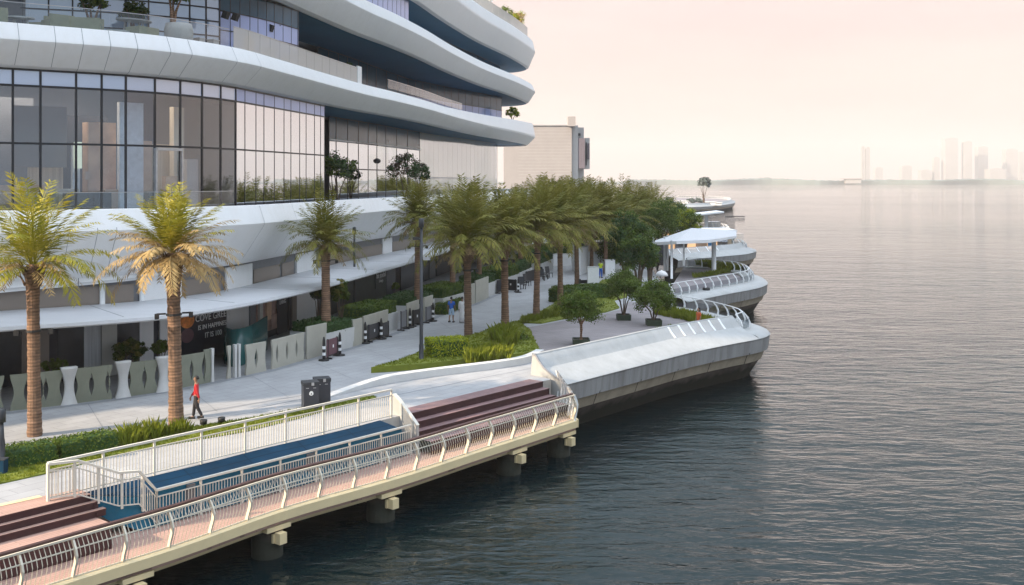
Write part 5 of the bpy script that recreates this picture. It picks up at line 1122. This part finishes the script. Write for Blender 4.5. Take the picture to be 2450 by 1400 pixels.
mb = MB(); mb.box((-.5, 5, 1.3), (9.5, 6, 2.6), 'warm_wall'); mb.build('wall', t); mb = MB(); mb.box((-.5, 4.4, 2.75), (10.5, 7.6, .2), 'white_paint'); mb.build('roof', t)
for i in range(6): mb = MB(); mb.box((-4.2 + i * 1.45, 1.9, 1.25), (1.3, .06, 2.0), ('lit_room', 'glass_mirror', 'lit_room', 'room_wood', 'lit_room', 'glass_mirror')[i]); mb.build('window', t)
mb = MB(); mb.box((1.6, 1.7, 2.35), (1.9, .12, .5), 'orange_sign'); mb.build('sign_board', t); mb = MB(); mb.box((1.5, 1.6, 1.3), (1.1, .12, 1.5), 'blue_sign'); mb.build('blue_board', t)
mb = MB(); mb.box((5.2, 3.5, 1.3), (1.6, 2.4, 2.0), 'glass_rail'); mb.build('glass_annex', t)
# farthest platform furnishings
t = thing('low_bush', 'hazy dark bush on the farthest platform', 'bush', at(1660, 400, 0)); blobcrown(41, 5.2, 2.5, 1.5, 60, 45, .6, 'far_green', 1.2, None, -.2).build('foliage', t)
for i, (x, w, h, lb) in enumerate(((1632, 4, 1.9, 'pale block shelter left of the hazy bush'), (1700, 3.4, 1.5, 'pale block shelter right of the hazy bush'), (1718, 2.0, 1.2, 'low pale block at the bow of the farthest platform'))):
    t = thing('deck_shelter', lb, 'shelter', at(x, 396, 0)); mb = MB(); mb.prism([(-w / 2, -1.5), (w / 2, -1.5), (w / 2, 1.5), (-w / 2, 1.5)], 0, h * .8, 'white_paint'); mb.build('wall', t); mb = MB(); mb.box((0, 0, h * .85), (w + .6, 3.6, .2), 'white_panel'); mb.build('roof', t)
t = thing('floating_jetty', 'thin dark floating jetty at the tip of the farthest platform', 'jetty', at(1758, 352, WATER)); mb = MB(); mb.box((0, 0, .25), (6.5, 1.2, .3), 'charcoal'); mb.build('deck', t)
# ------------------------------------------------------------------ hazy stone building
t = thing('stone_building', 'hazy beige building with ribbed blank wall and chimney stack beyond the white tip', 'building', at(1300, 232, 0)); s = 2500 / 232
def bx(name, x0, x1, y0, y1, D0, dep, m):
    mb = MB(); a = at(x0, D0); b = at(x1, D0); zb = CH - (y1 - HZ) * D0 / FPX; zt = CH - (y0 - HZ) * D0 / FPX
    mb.box(((a.x + b.x) / 2, D0 + dep / 2, (zt + zb) / 2), (b.x - a.x, dep, zt - zb), m); return part(mb, name, t)
bx('wall', 1205, 1368, 300, 520, 232, 22, 'hazy_stone')
mb = MB()
for k in range(20): 
    z = 8 + k * .7; a, b = at(1240, 232, z), at(1367, 232, z); mb.beam(a + Vector((0, -.01, 0)), b + Vector((0, -.01, 0)), .05, .06, 'stone_light')
part(mb, 'wall_rib', t)
bx('chimney', 1359, 1377, 279, 302, 231, 5, 'hazy_stone'); bx('wall', 1368.5, 1383, 300, 520, 233, 14, 'stone_light'); bx('side_wing', 1378, 1397, 305, 520, 236, 12, 'stone_light'); bx('dark_panel', 1383.5, 1399.5, 331, 403, 233, 3, 'slate_panel'); bx('side_wing', 1400, 1411, 330, 404, 238, 10, 'stone_light')
bx('window', 1401.5, 1404, 341, 396, 237.5, .4, 'charcoal'); bx('window', 1405.5, 1411, 343, 381, 237.5, .4, 'slate_panel'); bx('window', 1383, 1389, 319, 325, 235.7, .3, 'charcoal'); bx('roof_parapet', 1240, 1369, 298.5, 300.5, 231.7, 22, 'stone_light')
# ================================================================== far shore and skyline
mb = MB(); r = random.Random(5)
rows = []
for i in range(260):
    x = 1500 + (2700 - 1500) * i / 259; D = 2700 + 40 * math.sin(i * .11); h = 9.5 + 3.0 * math.sin(i * .09 + 1) * math.sin(i * .023) + r.uniform(-1, 1) * .9 + (2.5 if 40 < i < 75 else 0)
    rows.append([at(x, D, WATER - .5), at(x, D + 4, h * .7), at(x, D + 14, h), at(x, D + 60, h * .8), at(x, D + 120, WATER - .5)])
mb.quadstrip(rows, 'far_green'); o = mb.build('treeline'); o['kind'] = 'stuff'
mb = MB(); mb.prism([(-2500, 2850), (6500, 2850), (6500, 8000), (-2500, 8000)], WATER - 1, WATER + 1.2, 'far_green'); struct(mb, 'far_shore')
def tower(label, x0, x1, ytop, D, steps_=()):
    a, b = at(x0, D), at(x1, D); h = CH + (HZ - ytop) * D / FPX; w = b.x - a.x
    t = thing('distant_tower', label, 'tower', ((a.x + b.x) / 2, D, 0), 0, 'hazy towers on the far shore'); mb = MB(); mb.box((0, 0, h / 2), (w, w * .8, h), 'tower'); mb.build('tower_body', t)
    mb = MB(); mb.box((w * .1, 0, h + 2.5), (w * .5, w * .4, 5), 'tower'); mb.build('roof_plant', t)
TW = [(2061, 2068, 352, 4200, 'slim left half of the twin tower standing apart'), (2071, 2080, 355, 4200, 'slim right half of the twin tower standing apart'), (2257, 2287, 332, 5200, 'tallest broad tower of the hazy cluster'), (2304, 2323, 340, 5200, 'tower just right of the tallest broad tower'), (2336, 2360, 352, 5300, 'blocky tower in the middle of the hazy cluster'), (2402, 2430, 358, 5400, 'broad faint tower near the right edge of the view'), (2436, 2452, 365, 5600, 'faint tower cut by the right edge of the view'), (2232, 2246, 378, 5200, 'small stepped tower left of the tallest broad tower'), (2362, 2400, 405, 5200, 'low wide block between the cluster and the right towers'), (2155, 2178, 398, 5400, 'small faint block between the twin tower and the cluster'), (2092, 2110, 402, 5600, 'faint block just right of the twin tower'), (2200, 2226, 408, 5200, 'low faint block left of the stepped tower')]
for x0, x1, yt, D, lb in TW: tower(lb, x0, x1, yt, D)
t = thing('shore_hall', 'low pale hall at the foot of the twin tower', 'building', at(2040, 2690, 0)); mb = MB(); mb.box((0, 0, 5.5), (40, 14, 11), 'stone_light'); mb.build('wall', t); mb = MB(); mb.box((-4, 0, 11.6), (52, 17, 1.2), 'mezz_brown'); mb.build('roof', t)
# ================================================================== terrace furniture behind the glass balustrade of level two
TF = 16.55
mb = MB()
rows = []
for q in F.stations(0, F.find(860), 1.5):
    a = F.at(q, 0.66, TF); b = F.at(q, -9 if q < F.find(725) else -5.5, TF); rows.append([a, b])
mb.quadstrip(rows, 'stone_light'); part(mb, 'terrace_floor', B)
def tpos(x, off): q = F.find(x, off); return F.at(q, off, TF), F.rz(q)
def armchair(label, x, off, w=1.1, h=.95, turn=0.0, m='olive_cushion'):
    p, rz = tpos(x, off); t = thing('terrace_armchair', label, 'armchair', p, rz + turn, 'boxy armchairs on the terrace')
    mb = MB(); mb.box((0, 0, .09), (w * .96, .9, .06), 'teak'); 
    for a in (-1, 1):
        for b in (-1, 1): mb.box((a * w * .44, b * .4, .05), (.06, .06, .1), 'teak')
    mb.build('base', t)
    mb = MB(); mb.box((0, .05, .30), (w - .24, .75, .32), 'white_cloth'); mb.build('seat_cushion', t)
    mb = MB(); mb.box((0, -.39, .13 + h / 2), (w, .14, h), m); mb.build('backrest', t)
    for a in (-1, 1): mb = MB(); mb.box((a * (w / 2 - .06), .06, .42), (.12, .78, .62), m); mb.build('armrest', t)
armchair('olive boxy armchair cut by the left edge of the picture', -8, -.3); armchair('olive boxy armchair right of the oval terrace table', 128, -.2, 1.2, .85, .25); armchair('wide olive armchair with a white cushion below the dark planted tree', 200, -.1, 1.5, .8, -.4)
armchair('olive armchair back near the grey planter pot', 345, .05, 1.35, .62, .3); armchair('half hidden olive armchair behind the oval table', 92, -1.6, 1.1, .9, .9); armchair('olive armchair farther back under the dark foliage', 215, -2.2, 1.3, 1.1); armchair('grey low armchair behind the white vases', 165, -2.4, 1.3, .8, 0, 'grey_cushion')
def ttable(label, x, off, rx, h, m='grey_cushion'):
    p, rz = tpos(x, off); t = thing('terrace_table', label, 'table', p, rz); mb = MB()
    mb.prism([(rx * math.cos(a), rx * .62 * math.sin(a)) for a in [2 * PI * k / 20 for k in range(20)]], h - .07, h, m); mb.build('tabletop', t)
    for a in (.6, 2.5, 3.8, 5.6): mb = MB(); mb.beam((rx * .75 * math.cos(a), rx * .45 * math.sin(a), 0), (rx * .5 * math.cos(a), rx * .3 * math.sin(a), h - .07), .07, .07, m); mb.build('leg', t)
ttable('oval grey terrace table between the two leftmost armchairs', 55, -.4, .62, .80); ttable('grey terrace table left of the wooden based armchair', 283, -.1, .6, .5); ttable('tall grey bar table behind the balustrade, under the dark foliage', 325, -2.4, 1.0, 1.5)
ttable('pale bistro table beside the curved tan screen', 642, .2, .75, 1.0, 'white_cloth'); ttable('pale bistro table nearest the frosted balustrade end', 697, .2, .75, 1.0, 'white_cloth')
def stool(label, x, off):
    p, rz = tpos(x, off); t = thing('bar_stool', label, 'stool', p, rz, 'white stools at the bistro tables'); mb = MB(); mb.box((0, 0, .7), (.4, .4, .06), 'white_cloth'); mb.build('seat', t); mb = MB(); mb.box((0, .19, .95), (.4, .04, .42), 'white_cloth'); mb.build('backrest', t)
    for a, b in ((-1, -1), (1, -1), (1, 1), (-1, 1)): mb = MB(); mb.beam((a * .18, b * .18, 0), (a * .15, b * .15, .68), .035, .035, 'steel'); mb.build('leg', t)
for x, o, lb in ((632, -.3, 'white stool left of the first bistro table'), (655, -.2, 'white stool right of the first bistro table'), (684, -.2, 'white stool left of the second bistro table'), (718, 0, 'white stool at the end beside the frosted balustrade')): stool(lb, x, o)
p, rz = tpos(422, -.2); t = thing('large_pot', 'large rounded grey planter pot with a small tree on the terrace', 'pot', p, rz); mb = MB(); mb.lathe((0, 0, 0), [(.55, 0), (.72, .5), (.74, .9), (.66, 1.25), (.6, 1.25), (.58, 1.1)], 'grey_cushion', 20); mb.build('pot', t, True)
def ttree(label, x, off, z0, h, r_, seed, m, m2=None, trunk='trunk'):
    p, rz = tpos(x, off); t = thing('terrace_tree', label, 'tree', p + Vector((0, 0, z0)), 0); limbs(seed, h - r_ * .5, r_ * .4, 3, .09, trunk).build('trunk', t); blobcrown(seed, r_, r_, r_ * .75, 50, 45, .14, m, h, m2, -.6).build('crown', t)
ttree('small tree with brown trunk growing from the grey pot', 418, -.2, 1.15, 1.5, .8, 101, 'leaf_mid'); ttree('dark bushy tree behind the wide olive armchair', 222, -2.6, .3, 1.9, .85, 102, 'leaf_deep', 'leaf_dark'); ttree('dark bushy tree over the tall bar table', 325, -3.2, .3, 1.75, .85, 103, 'leaf_deep', 'leaf_dark')
ttree('dark feathery plant in the recess left of the white balustrade post', 832, -1.0, .2, 1.5, .75, 104, 'leaf_deep', 'leaf_dark')
p, rz = tpos(222, -2.6); t = thing('dark_planter', 'grey planter under the dark bushy tree on the terrace', 'planter', p, rz); mb = MB(); mb.quadstrip([[Vector((a * k, b * k, z)) for a, b in ((-1, -1), (1, -1), (1, 1), (-1, 1))] for k, z in ((.5, 0), (.6, .55), (.5, .55), (.5, .4))], 'grey_cushion', closed=True); mb.build('planter_box', t)
for x, o, w, h, lb in ((473, -.3, .42, .66, 'low grey box planter right of the large pot'), (511, -.3, .48, .72, 'taller grey box planter before the blue glass')): 
    p, rz = tpos(x, o); t = thing('box_planter', lb, 'planter', p, rz); mb = MB(); mb.box((0, 0, h / 2), (w, .42, h), 'stone_light'); mb.build('planter_box', t); mb = MB(); mb.box((0, 0, h + .02), (w + .05, .47, .05), 'grey_cushion'); mb.build('rim', t)
p, rz = tpos(590, -.1); t = thing('tan_screen', 'curved tan folding screen with rounded top on the terrace', 'screen', p, rz); mb = MB()
n = 16; fr = [Vector((-.75 + 1.75 * k / n, -.12 * math.sin(PI * k / n), 0)) for k in range(n + 1)]; ht = [.75 if k < 2 else 1.45 - .22 * max(0, (k - 8) / 8) - .2 * max(0, (4 - k) / 2) for k in range(n + 1)]
mb.quadstrip([[f, f + Vector((0, 0, h)), f + Vector((0, .05, h)), f + Vector((0, .05, 0))] for f, h in zip(fr, ht)], 'room_wood', closed=True); mb.build('screen_panel', t)
def spot(label, x, y, off, m='rubber'):
    q = F.find(x, off); p = F.at(q, off); D = p.y; z = CH + (HZ - y) * D / FPX; t = thing('terrace_speaker', label, 'speaker', Vector((p.x, p.y, z)), F.rz(q)); mb = MB(); mb.box((0, 0, 0), (.34, .3, .42), m, 0, Matrix.Rotation(.35, 3, 'X')); mb.build('speaker_body', t); mb = MB(); mb.beam((0, .1, .2), (0, .5, .32), .05, .05, 'rubber'); mb.build('bracket', t)
for x, y, m, lb in ((543, 36, 'rubber', 'black speaker hanging at the left of the blue glass corner'), (561, 41, 'rubber', 'second black speaker right beside the leftmost one'), (647, 67, 'rubber', 'black speaker before the lavender panes, left of the pair'), (667, 67, 'rubber', 'black speaker before the lavender panes, right of the pair'), (688, 75, 'teak', 'small tan lamp next to the black speakers')): spot(lb, x, y, -.5, m)
for x, y, lb in ((903, 384, 'black round speaker before the dark recessed glass of the lower terrace'),):
    q = F.find(x, -.5); p = F.at(q, -.5); z = CH + (HZ - y) * p.y / FPX; t = thing('round_speaker', lb, 'speaker', Vector((p.x, p.y, 7.9))); mb = MB(); mb.tube([(0, 0, 0), (0, 0, z - 8.1)], .04, 'rubber', 6); mb.build('pole', t); mb = MB(); mb.lathe((0, 0, z - 8.15), [(.15, 0), (.3, .12), (.3, .3), (.1, .42)], 'rubber', 12); mb.build('speaker_body', t)
def lshrub(label, x, off, z0, h, rr, seed, m, m2=None):
    q = F.find(x, off); t = thing('terrace_shrub', label, 'shrub', F.at(q, off, z0)); limbs(seed, h * .7, rr * .4, 3, .06).build('stem', t); blobcrown(seed, rr, rr, rr * .9, 40, 40, .2, m, h, m2, -.6).build('foliage', t)
lshrub('dark shrub by the end of the mirrored glass on the lower terrace', 806, -.4, 7.9, 2.6, 1.3, 111, 'leaf_deep', 'leaf_dark'); lshrub('dark brownish shrub left of the beige wall on the lower terrace', 968, -.6, 7.9, 2.8, 1.5, 112, 'leaf_deep', 'bark'); lshrub('second dark shrub before the beige wall on the lower terrace', 1003, -.6, 7.9, 2.5, 1.3, 113, 'leaf_deep', 'bark')
lshrub('golden shrub on the roof terrace near the white tip', 1236, -.5, 29.4, 2.4, 1.5, 114, 'leaf_lime', 'frond_straw'); lshrub('green shrub on the roof terrace behind the frosted balustrade', 1205, -.8, 29.4, 1.9, 1.3, 115, 'leaf_mid'); lshrub('bright shrub on the terrace at the white tip', 1226, .2, 17.3, 1.2, .9, 116, 'leaf_lime', 'leaf_mid')
t = thing('roof_cabin', 'small pale cabin on the roof terrace behind the frosted balustrade', 'cabin', F.at(F.find(1150, -2), -2, 29.0)); mb = MB(); mb.box((0, 0, 1.6), (2.5, 3, 3.2), 'stone_light'); mb.build('wall', t); mb = MB(); mb.box((0, 0, 3.3), (2.9, 3.4, .15), 'white_panel'); mb.build('roof', t)
# ================================================================== people
def skin_obj(name, J, edges, m, par, sub=2):
    ks = list(J); me = bpy.data.meshes.new(name); me.from_pydata([J[k][0] for k in ks], [(ks.index(a), ks.index(b)) for a, b in edges], [])
    me.materials.append(MAT[m]); o = bpy.data.objects.new(name, me); COL.objects.link(o); o.parent = par
    o.modifiers.new('skin', 'SKIN'); sv = me.skin_vertices[0].data
    for i, k in enumerate(ks): sv[i].radius = (J[k][1], J[k][2] if len(J[k]) > 2 else J[k][1]); sv[i].use_root = (i == 0)
    s = o.modifiers.new('sub', 'SUBSURF'); s.levels = sub; s.render_levels = sub
    o.modifiers['skin'].use_smooth_shade = True
    return o
def person(label, loc, rz, stride, arms, top, bottom, longb=False, sleeves=1, hairlen=.0, h=1.74, bare=False, robe=False):
    t = thing('person', label, 'person', loc, rz, scale=h / 1.74)       # faces local -y
    s = stride; V = lambda x, y, z: (x, y, z)
    LA, RA = arms
    J = {'pel': (V(0, 0, .94), .13, .095), 'waist': (V(0, -.01, 1.08), .125, .085), 'chest': (V(0, -.01, 1.28), .15, .10), 'neck0': (V(0, 0, 1.43), .075, .07), 'neck': (V(0, -.015, 1.50), .052), 'jaw': (V(0, -.035, 1.57), .066, .078), 'head': (V(0, -.02, 1.655), .078, .095), 'crown': (V(0, -.005, 1.72), .055, .065),
         'nose': (V(0, -.125, 1.615), .012)}
    E_ = [('pel', 'waist'), ('waist', 'chest'), ('chest', 'neck0'), ('neck0', 'neck'), ('neck', 'jaw'), ('jaw', 'head'), ('head', 'crown'), ('head', 'nose')]
    legs = {}
    for sd, sx, st in (('l', -1, s), ('r', 1, -s)):
        hip = V(sx * .095, 0, .88); kn = V(sx * .10, -st * .5 - .02, .49); an = V(sx * .10, -st + (.10 if st < 0 else .0), .09 + (.05 if st < 0 else 0)); toe = V(sx * .115, an[1] - .16, .035)
        legs[sd] = (hip, kn, an)
        J.update({sd + 'hip': (hip, .085), sd + 'kn': (kn, .056), sd + 'cf': (V(*(Vector(kn).lerp(Vector(an), .35) + Vector((0, .015, 0)))), .055), sd + 'an': (an, .038), sd + 'toe': (toe, .035, .03)})
        E_ += [('pel', sd + 'hip'), (sd + 'hip', sd + 'kn'), (sd + 'kn', sd + 'cf'), (sd + 'cf', sd + 'an'), (sd + 'an', sd + 'toe')]
        a = LA if sx < 0 else RA
        sh = V(sx * .185, 0, 1.38); el = V(sx * (.235 + a[1]), -a[0] * .13, 1.10); wr = V(sx * (.23 + a[1] * 1.3), -a[0] * .36 - .05, .87 + a[2]); pm = V(wr[0], wr[1] - .02, wr[2] - .075)
        J.update({sd + 'sh': (sh, .062), sd + 'el': (el, .042), sd + 'wr': (wr, .028), sd + 'pm': (pm, .034, .02)})
        E_ += [('chest', sd + 'sh'), (sd + 'sh', sd + 'el'), (sd + 'el', sd + 'wr'), (sd + 'wr', sd + 'pm')]
        for k in range(4):
            L_ = (.06, .075, .07, .055)[k]; b = V(pm[0], pm[1] - .025 + .016 * k, pm[2] - .04); J[sd + 'f%d' % k] = (b, .009); J[sd + 'g%d' % k] = (V(b[0] - sx * .008, b[1], b[2] - L_ * .55), .0085); J[sd + 'h%d' % k] = (V(b[0] - sx * .022, b[1], b[2] - L_), .0075)
            E_ += [(sd + 'pm', sd + 'f%d' % k), (sd + 'f%d' % k, sd + 'g%d' % k), (sd + 'g%d' % k, sd + 'h%d' % k)]
        J[sd + 't0'] = (V(pm[0], pm[1] - .045, pm[2] + .01), .010); J[sd + 't1'] = (V(pm[0] - sx * .005, pm[1] - .06, pm[2] - .03), .009); E_ += [(sd + 'pm', sd + 't0'), (sd + 't0', sd + 't1')]
    skin_obj('body', J, E_, 'skin', t, 1)
    g = lambda k, d: (J[k][0], J[k][1] + d, (J[k][2] if len(J[k]) > 2 else J[k][1]) + d)
    if top:
        d = .028; T = {'hem': (V(0, 0, .84), .145, .115), 'pel': g('pel', .025), 'waist': g('waist', d), 'chest': g('chest', d), 'n': (V(0, 0, 1.42), .085, .075)}; TE = [('hem', 'pel'), ('pel', 'waist'), ('waist', 'chest'), ('chest', 'n')]
        for sd in 'lr':
            T[sd + 'sh'] = g(sd + 'sh', .018); T[sd + 'el'] = (J[sd + 'el'][0] if sleeves > 1 else tuple(Vector(J[sd + 'sh'][0]).lerp(Vector(J[sd + 'el'][0]), .75)), .058); TE += [('chest', sd + 'sh'), (sd + 'sh', sd + 'el')]
            if sleeves > 1: T[sd + 'w'] = (tuple(Vector(J[sd + 'el'][0]).lerp(Vector(J[sd + 'wr'][0]), .9)), .045); TE += [(sd + 'el', sd + 'w')]
        skin_obj('shirt', T, TE, top, t, 1)
    if bottom and not robe:
        T = {'w': (V(0, 0, 1.03), .135, .10), 'pel': g('pel', .022)}; TE = [('w', 'pel')]
        for sd in 'lr':
            T[sd + 'hip'] = g(sd + 'hip', .024); T[sd + 'kn'] = (J[sd + 'kn'][0], .078 if longb else .085); TE += [('pel', sd + 'hip'), (sd + 'hip', sd + 'kn')]
            if longb: T[sd + 'an'] = (J[sd + 'an'][0], .062); TE += [(sd + 'kn', sd + 'an')]
        skin_obj('trousers' if longb else 'shorts', T, TE, bottom, t, 1)
        if longb or True:
            mb = MB()
            for sd in 'lr': a = Vector(J[sd + 'an'][0]); mb.quadstrip([[a + Vector((x * w, y, z)) for x, y in ((-1, .07), (1, .07), (1.1, -.19), (-1.1, -.19))] for w, z in ((.05, -.085), (.05, -.03), (.03, .0))], 'rubber', closed=True)
            mb.build('shoes', t)
    if robe:
        mb = MB(); mb.lathe((0, 0, 0), [(.24, .06), (.23, .4), (.19, .8), (.17, 1.0), (.19, 1.2), (.20, 1.34), (.10, 1.44)], bottom, 16); mb.build('robe', t, True)
    mb = MB()
    for k in range(7):
        pass
    rows = []
    for k in range(8):
        f = k / 7; th = f * 1.75; rows.append([Vector((.092 * math.sin(th) * math.cos(a), .008 + .112 * math.sin(th) * math.sin(a) * (1 if math.sin(a) > 0 else (.9 if th < 1.1 else .45)), 1.66 + .112 * math.cos(th) - (.02 if math.sin(a) > 0 else 0) * f)) for a in [2 * PI * j / 14 for j in range(14)]])
    mb.quadstrip(rows, 'hair', closed=True)
    if hairlen: mb.quadstrip([[Vector((.095 * math.cos(a), .03 + .09 * math.sin(a), z)) for a in [PI * (j / 8) for j in range(9)]] for z in (1.70, 1.55, 1.55 - hairlen)], 'hair'); mb.quadstrip([[Vector((.085 * math.cos(a), .03 + .03 * math.sin(a), z)) for a in [PI * (j / 8) for j in range(9)]] for z in (1.66, 1.55, 1.55 - hairlen)], 'hair')
    mb.build('hair', t, True)
    return t
person('person in a red shirt and dark trousers walking beside the straw-coloured palm', W(470, 1003), -1.35, .13, ((.5, 0, .02), (-.5, .02, 0)), 'red_cloth', 'black_cloth', True, 2)
person('person in a blue shirt and light blue shorts walking away along the promenade', W(1080, 772), PI - .25, .10, ((.2, 0, 0), (-.2, 0, 0)), 'blue_cloth', 'sky_cloth', False, 1)
person('person in a long white robe walking beside the blue-shirted person', W(1106, 772), PI - .25, .06, ((.1, 0, 0), (-.1, 0, 0)), 'white_cloth', 'white_cloth', True, 2, robe=True)
person('person with long dark hair in an orange red dress behind the parapet glass', W(1672, 800), -1.2, .02, ((.1, 0, 0), (.1, 0, 0)), 'orange_cloth', 'orange_cloth', False, 0, .35, 1.68)
person('person in a yellow vest and dark blue clothes by the kiosk', at(1437, 103, 0), 2.6, .05, ((.1, 0, 0), (.1, 0, 0)), 'hivis', 'blue_cloth', True, 1)
person('person in black clothes standing under the pavilion roof', W(1573, 650), .3, .12, ((.1, 0, 0), (.2, 0, 0)), 'black_cloth', 'black_cloth', True, 2)
# ================================================================== air, light, sky, camera
m = bpy.data.materials.new('haze'); m.use_nodes = True; nt = m.node_tree; nt.nodes.remove(nt.nodes['Principled BSDF'])
pv = nt.nodes.new('ShaderNodeVolumePrincipled'); pv.inputs['Density'].default_value = HAZE; pv.inputs['Color'].default_value = (1.0, 0.93, 0.88, 1); pv.inputs['Anisotropy'].default_value = 0.1
nt.links.new(pv.outputs[0], nt.nodes['Material Output'].inputs['Volume']); MAT['haze'] = m
if HAZE > 0:
    mb = MB(); mb.box((0, 4000, 140), (16000, 8400, 296), 'haze'); o = mb.build('haze'); o['kind'] = 'stuff'
SUN_AZ = Vector((-0.857, -0.515)).normalized(); EL = math.radians(26)
sd = Vector((SUN_AZ.x * math.cos(EL), SUN_AZ.y * math.cos(EL), math.sin(EL)))
l = bpy.data.lights.new('sun', 'SUN'); l.energy = SUN; l.angle = math.radians(0.6); l.color = (1.0, 0.80, 0.58)
lo = bpy.data.objects.new('sun', l); COL.objects.link(lo); lo.rotation_euler = (-sd).to_track_quat('-Z', 'Y').to_euler(); lo.location = (-60, -20, 60)
w = bpy.data.worlds.new('World'); SC.world = w; w.use_nodes = True; nt = w.node_tree; N = nt.nodes; L = nt.links
bg = N['Background']; bg.inputs['Strength'].default_value = SKY
sk = N.new('ShaderNodeTexSky'); sk.sky_type = 'NISHITA'; sk.sun_disc = False; sk.sun_elevation = EL; sk.sun_rotation = math.atan2(SUN_AZ.x, SUN_AZ.y); sk.dust_density = 2.0
sc_ = N.new('ShaderNodeVectorMath'); sc_.operation = 'SCALE'; sc_.inputs['Scale'].default_value = 0.06; L.new(sk.outputs[0], sc_.inputs[0])
tc = N.new('ShaderNodeTexCoord'); sx = N.new('ShaderNodeSeparateXYZ'); L.new(tc.outputs['Generated'], sx.inputs[0])
# veil of thin cloud: full at the horizon, thinning towards the zenith, broken by soft streaks
mp = N.new('ShaderNodeMapping'); mp.inputs['Scale'].default_value = (1.6, 1.6, 9.0); L.new(tc.outputs['Generated'], mp.inputs['Vector'])
nz = N.new('ShaderNodeTexNoise'); nz.inputs['Scale'].default_value = 2.2; nz.inputs['Detail'].default_value = 5; nz.inputs['Roughness'].default_value = .55; L.new(mp.outputs[0], nz.inputs['Vector'])
hz = N.new('ShaderNodeValToRGB'); e = hz.color_ramp.elements; e[0].position = 0.0; e[0].color = (0.385, 0.295, 0.265, 1); e[1].position = 0.8; e[1].color = (0.98, 1.14, 1.32, 1)
for p_, c_ in ((0.035, (0.387, 0.297, 0.264)), (0.10, (0.384, 0.307, 0.280)), (0.165, (0.384, 0.323, 0.304)), (0.25, (0.155, 0.205, 0.235)), (0.42, (0.125, 0.205, 0.25)), (0.60, (0.74, 0.87, 1.02))): k = e.new(p_); k.color = (*c_, 1)
L.new(sx.outputs['Z'], hz.inputs['Fac'])
cl = N.new('ShaderNodeMix'); cl.data_type = 'RGBA'; cl.blend_type = 'MULTIPLY'; cl.inputs[0].default_value = 1.0
cr2 = N.new('ShaderNodeValToRGB'); cr2.color_ramp.elements[0].position = .35; cr2.color_ramp.elements[0].color = (.985, .915, .925, 1); cr2.color_ramp.elements[1].position = .65; cr2.color_ramp.elements[1].color = (1.02, 1.04, 1.03, 1)
yf = N.new('ShaderNodeMapRange'); yf.inputs['From Min'].default_value = .15; yf.inputs['From Max'].default_value = -.35; L.new(sx.outputs['Y'], yf.inputs['Value'])
zf = N.new('ShaderNodeMapRange'); zf.inputs['From Min'].default_value = .45; zf.inputs['From Max'].default_value = .2; L.new(sx.outputs['Z'], zf.inputs['Value'])
yz = N.new('ShaderNodeMath'); yz.operation = 'MULTIPLY'; L.new(yf.outputs[0], yz.inputs[0]); L.new(zf.outputs[0], yz.inputs[1])
bk = N.new('ShaderNodeMix'); bk.data_type = 'RGBA'; L.new(yz.outputs[0], bk.inputs[0]); L.new(hz.outputs[0], bk.inputs[6]); bk.inputs[7].default_value = (.245, .29, .345, 1)
L.new(nz.outputs['Fac'], cr2.inputs['Fac']); L.new(bk.outputs[2], cl.inputs[6]); L.new(cr2.outputs[0], cl.inputs[7])
vf = N.new('ShaderNodeMapRange'); vf.inputs['From Min'].default_value = 0.12; vf.inputs['From Max'].default_value = 0.75; vf.inputs['To Min'].default_value = .97; vf.inputs['To Max'].default_value = .8; L.new(sx.outputs['Z'], vf.inputs['Value'])
mx = N.new('ShaderNodeMix'); mx.data_type = 'RGBA'; L.new(vf.outputs[0], mx.inputs[0]); L.new(sc_.outputs[0], mx.inputs[6]); L.new(cl.outputs[2], mx.inputs[7]); L.new(mx.outputs[2], bg.inputs['Color'])
cam = bpy.data.cameras.new('camera'); cam.sensor_width = 36; cam.lens = 36 * FPX / 2450; cam.shift_y = -(700 - HZ) / 2450; cam.clip_end = 20000; cam.clip_start = .5
co = bpy.data.objects.new('camera', cam); COL.objects.link(co); co.location = (0, 0, CH); co.rotation_euler = (PI / 2, 0, 0); SC.camera = co
SC.view_settings.view_transform = 'Standard'; SC.view_settings.look = 'None'; SC.view_settings.exposure = EXPO; SC.view_settings.gamma = 1.0
SC.cycles.max_bounces = 8; SC.cycles.transparent_max_bounces = 24; SC.cycles.volume_bounces = 0; SC.cycles.volume_max_steps = 64
SC.cycles.caustics_reflective = False; SC.cycles.caustics_refractive = False
SC.cycles.use_denoising = True
